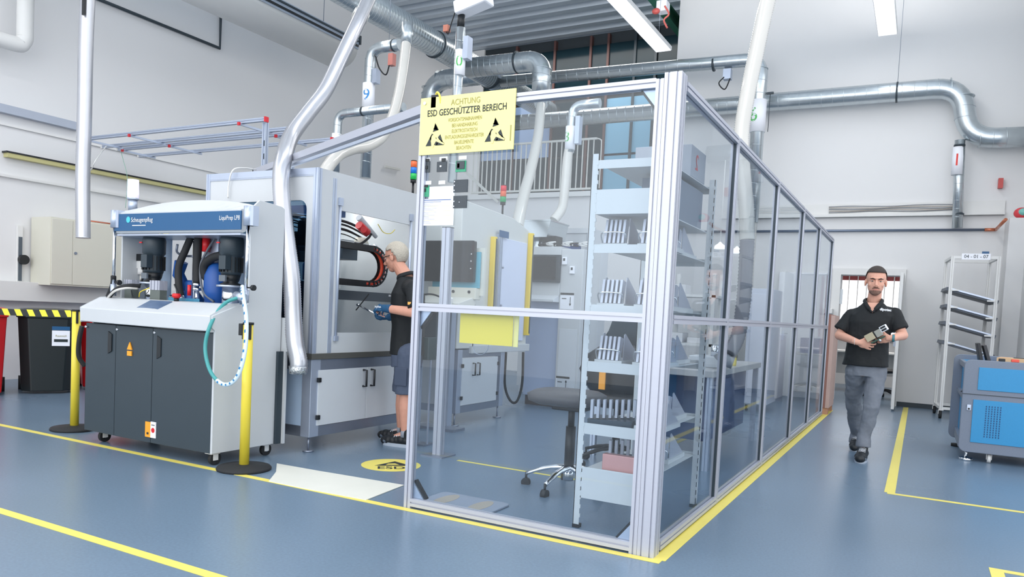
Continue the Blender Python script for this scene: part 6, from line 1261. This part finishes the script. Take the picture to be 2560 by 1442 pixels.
MB().tube(spl([nk2+Vector((-.07, -.0, -.04)), nk2+Vector((-.03, -.068, -.0)), nk2+Vector((.05, -.05, .03)), nk2+Vector((.075, .0, .04)), nk2+Vector((.05, .05, .03)), nk2+Vector((-.03, .068, 0)), nk2+Vector((-.07, .0, -.04))]), .009, 10, sq=2.2).build('collar', shirt, old)
MB().obox(shn+(eln-shn)*.62+Vector((-.01, -.074, 0)), .03, .006, .022).build('sleeve_badge', M('badge_orange', (236, 176, 90), .5), old)
MB().obox(nk2+Vector((-.085, -.09, -.16)), .004, .035, .014).build('chest_print', paper, old)
t_ = MB(); t_.loft([(hipc+Vector((0, 0, -.12)), .115, .155), (hipc+Vector((0, 0, .0)), .12, .16), (hipc+Vector((0, 0, .05)), .115, .155)], 24)
for h1_, k1 in ((hpn, knn), (hpf, knf)): cap(t_, h1_, k1+Vector((0, 0, .06)), .098, .082); t_.tube([k1+Vector((0, 0, .1)), k1+Vector((0, 0, -.0))], [.084, .088], 20)
so = blob('shorts', t_, M('shorts_grey', (74, 84, 104), .8, noise=.2, scale=12), old, .006, 4, .014)
MB().obox(hpn+(knn-hpn)*.55+Vector((0, -.088, 0)), .12, .012, .15).build('cargo_pocket', M('shorts_pocket', (68, 78, 98), .8), so, bevel=.006)
for k1, a1_ in ((knn, ann), (knf, anf)):
    shoe(old, (a1_.x+.07, a1_.y, 0), (a1_.x-.2, a1_.y-.02, 0), h=.08); MB().tube([a1_+Vector((0, 0, .05)), a1_+Vector((0, 0, -.02))], [.037, .042], 16).build('sock', M('sock_grey', (150, 156, 166), .8), old)
gm_ = M('glove_blue', (28, 78, 116), .7, noise=.15, scale=40)
for w1, args, c_ in ((wrn, ((-1, .05, .05), (.1, .6, -.8), (0, .8, .6)), (.5, .9, .6)), (wrf, ((-1, 0, -.15), (0, -.3, 1), (.3, -1, 0)), (.4, .8, .6))):
    g = MB(); hand(g, w1, *args, c_, r=.0128, L=1.03); d_ = Vector(args[0]).normalized(); g.tube([w1-d_*.05, w1+d_*.03], [.037, .031], 18); o = blob('glove', g, gm_, old, .004, 3)
MB().text('HyFlex', .024, face_matrix(wrn+Vector((-.06, -.034, .01)), (1, -.1, .05), (0, -.3, 1)), bold=.0006).build('glove_print', paper, old)
w0 = K(894, 762, -.24); w1_ = K(944, 787, -.24); wn = thing('wrench', 'chrome wrench held in the gloved hand in front of the machine window', 'wrench', w1_)
MB().tube([w0, w1_], [.006, .0055], 8, sq=1.4).build('shaft', chrome, wn); MB().ell(w0, .016, .008, .013).build('jaw', chrome, wn)
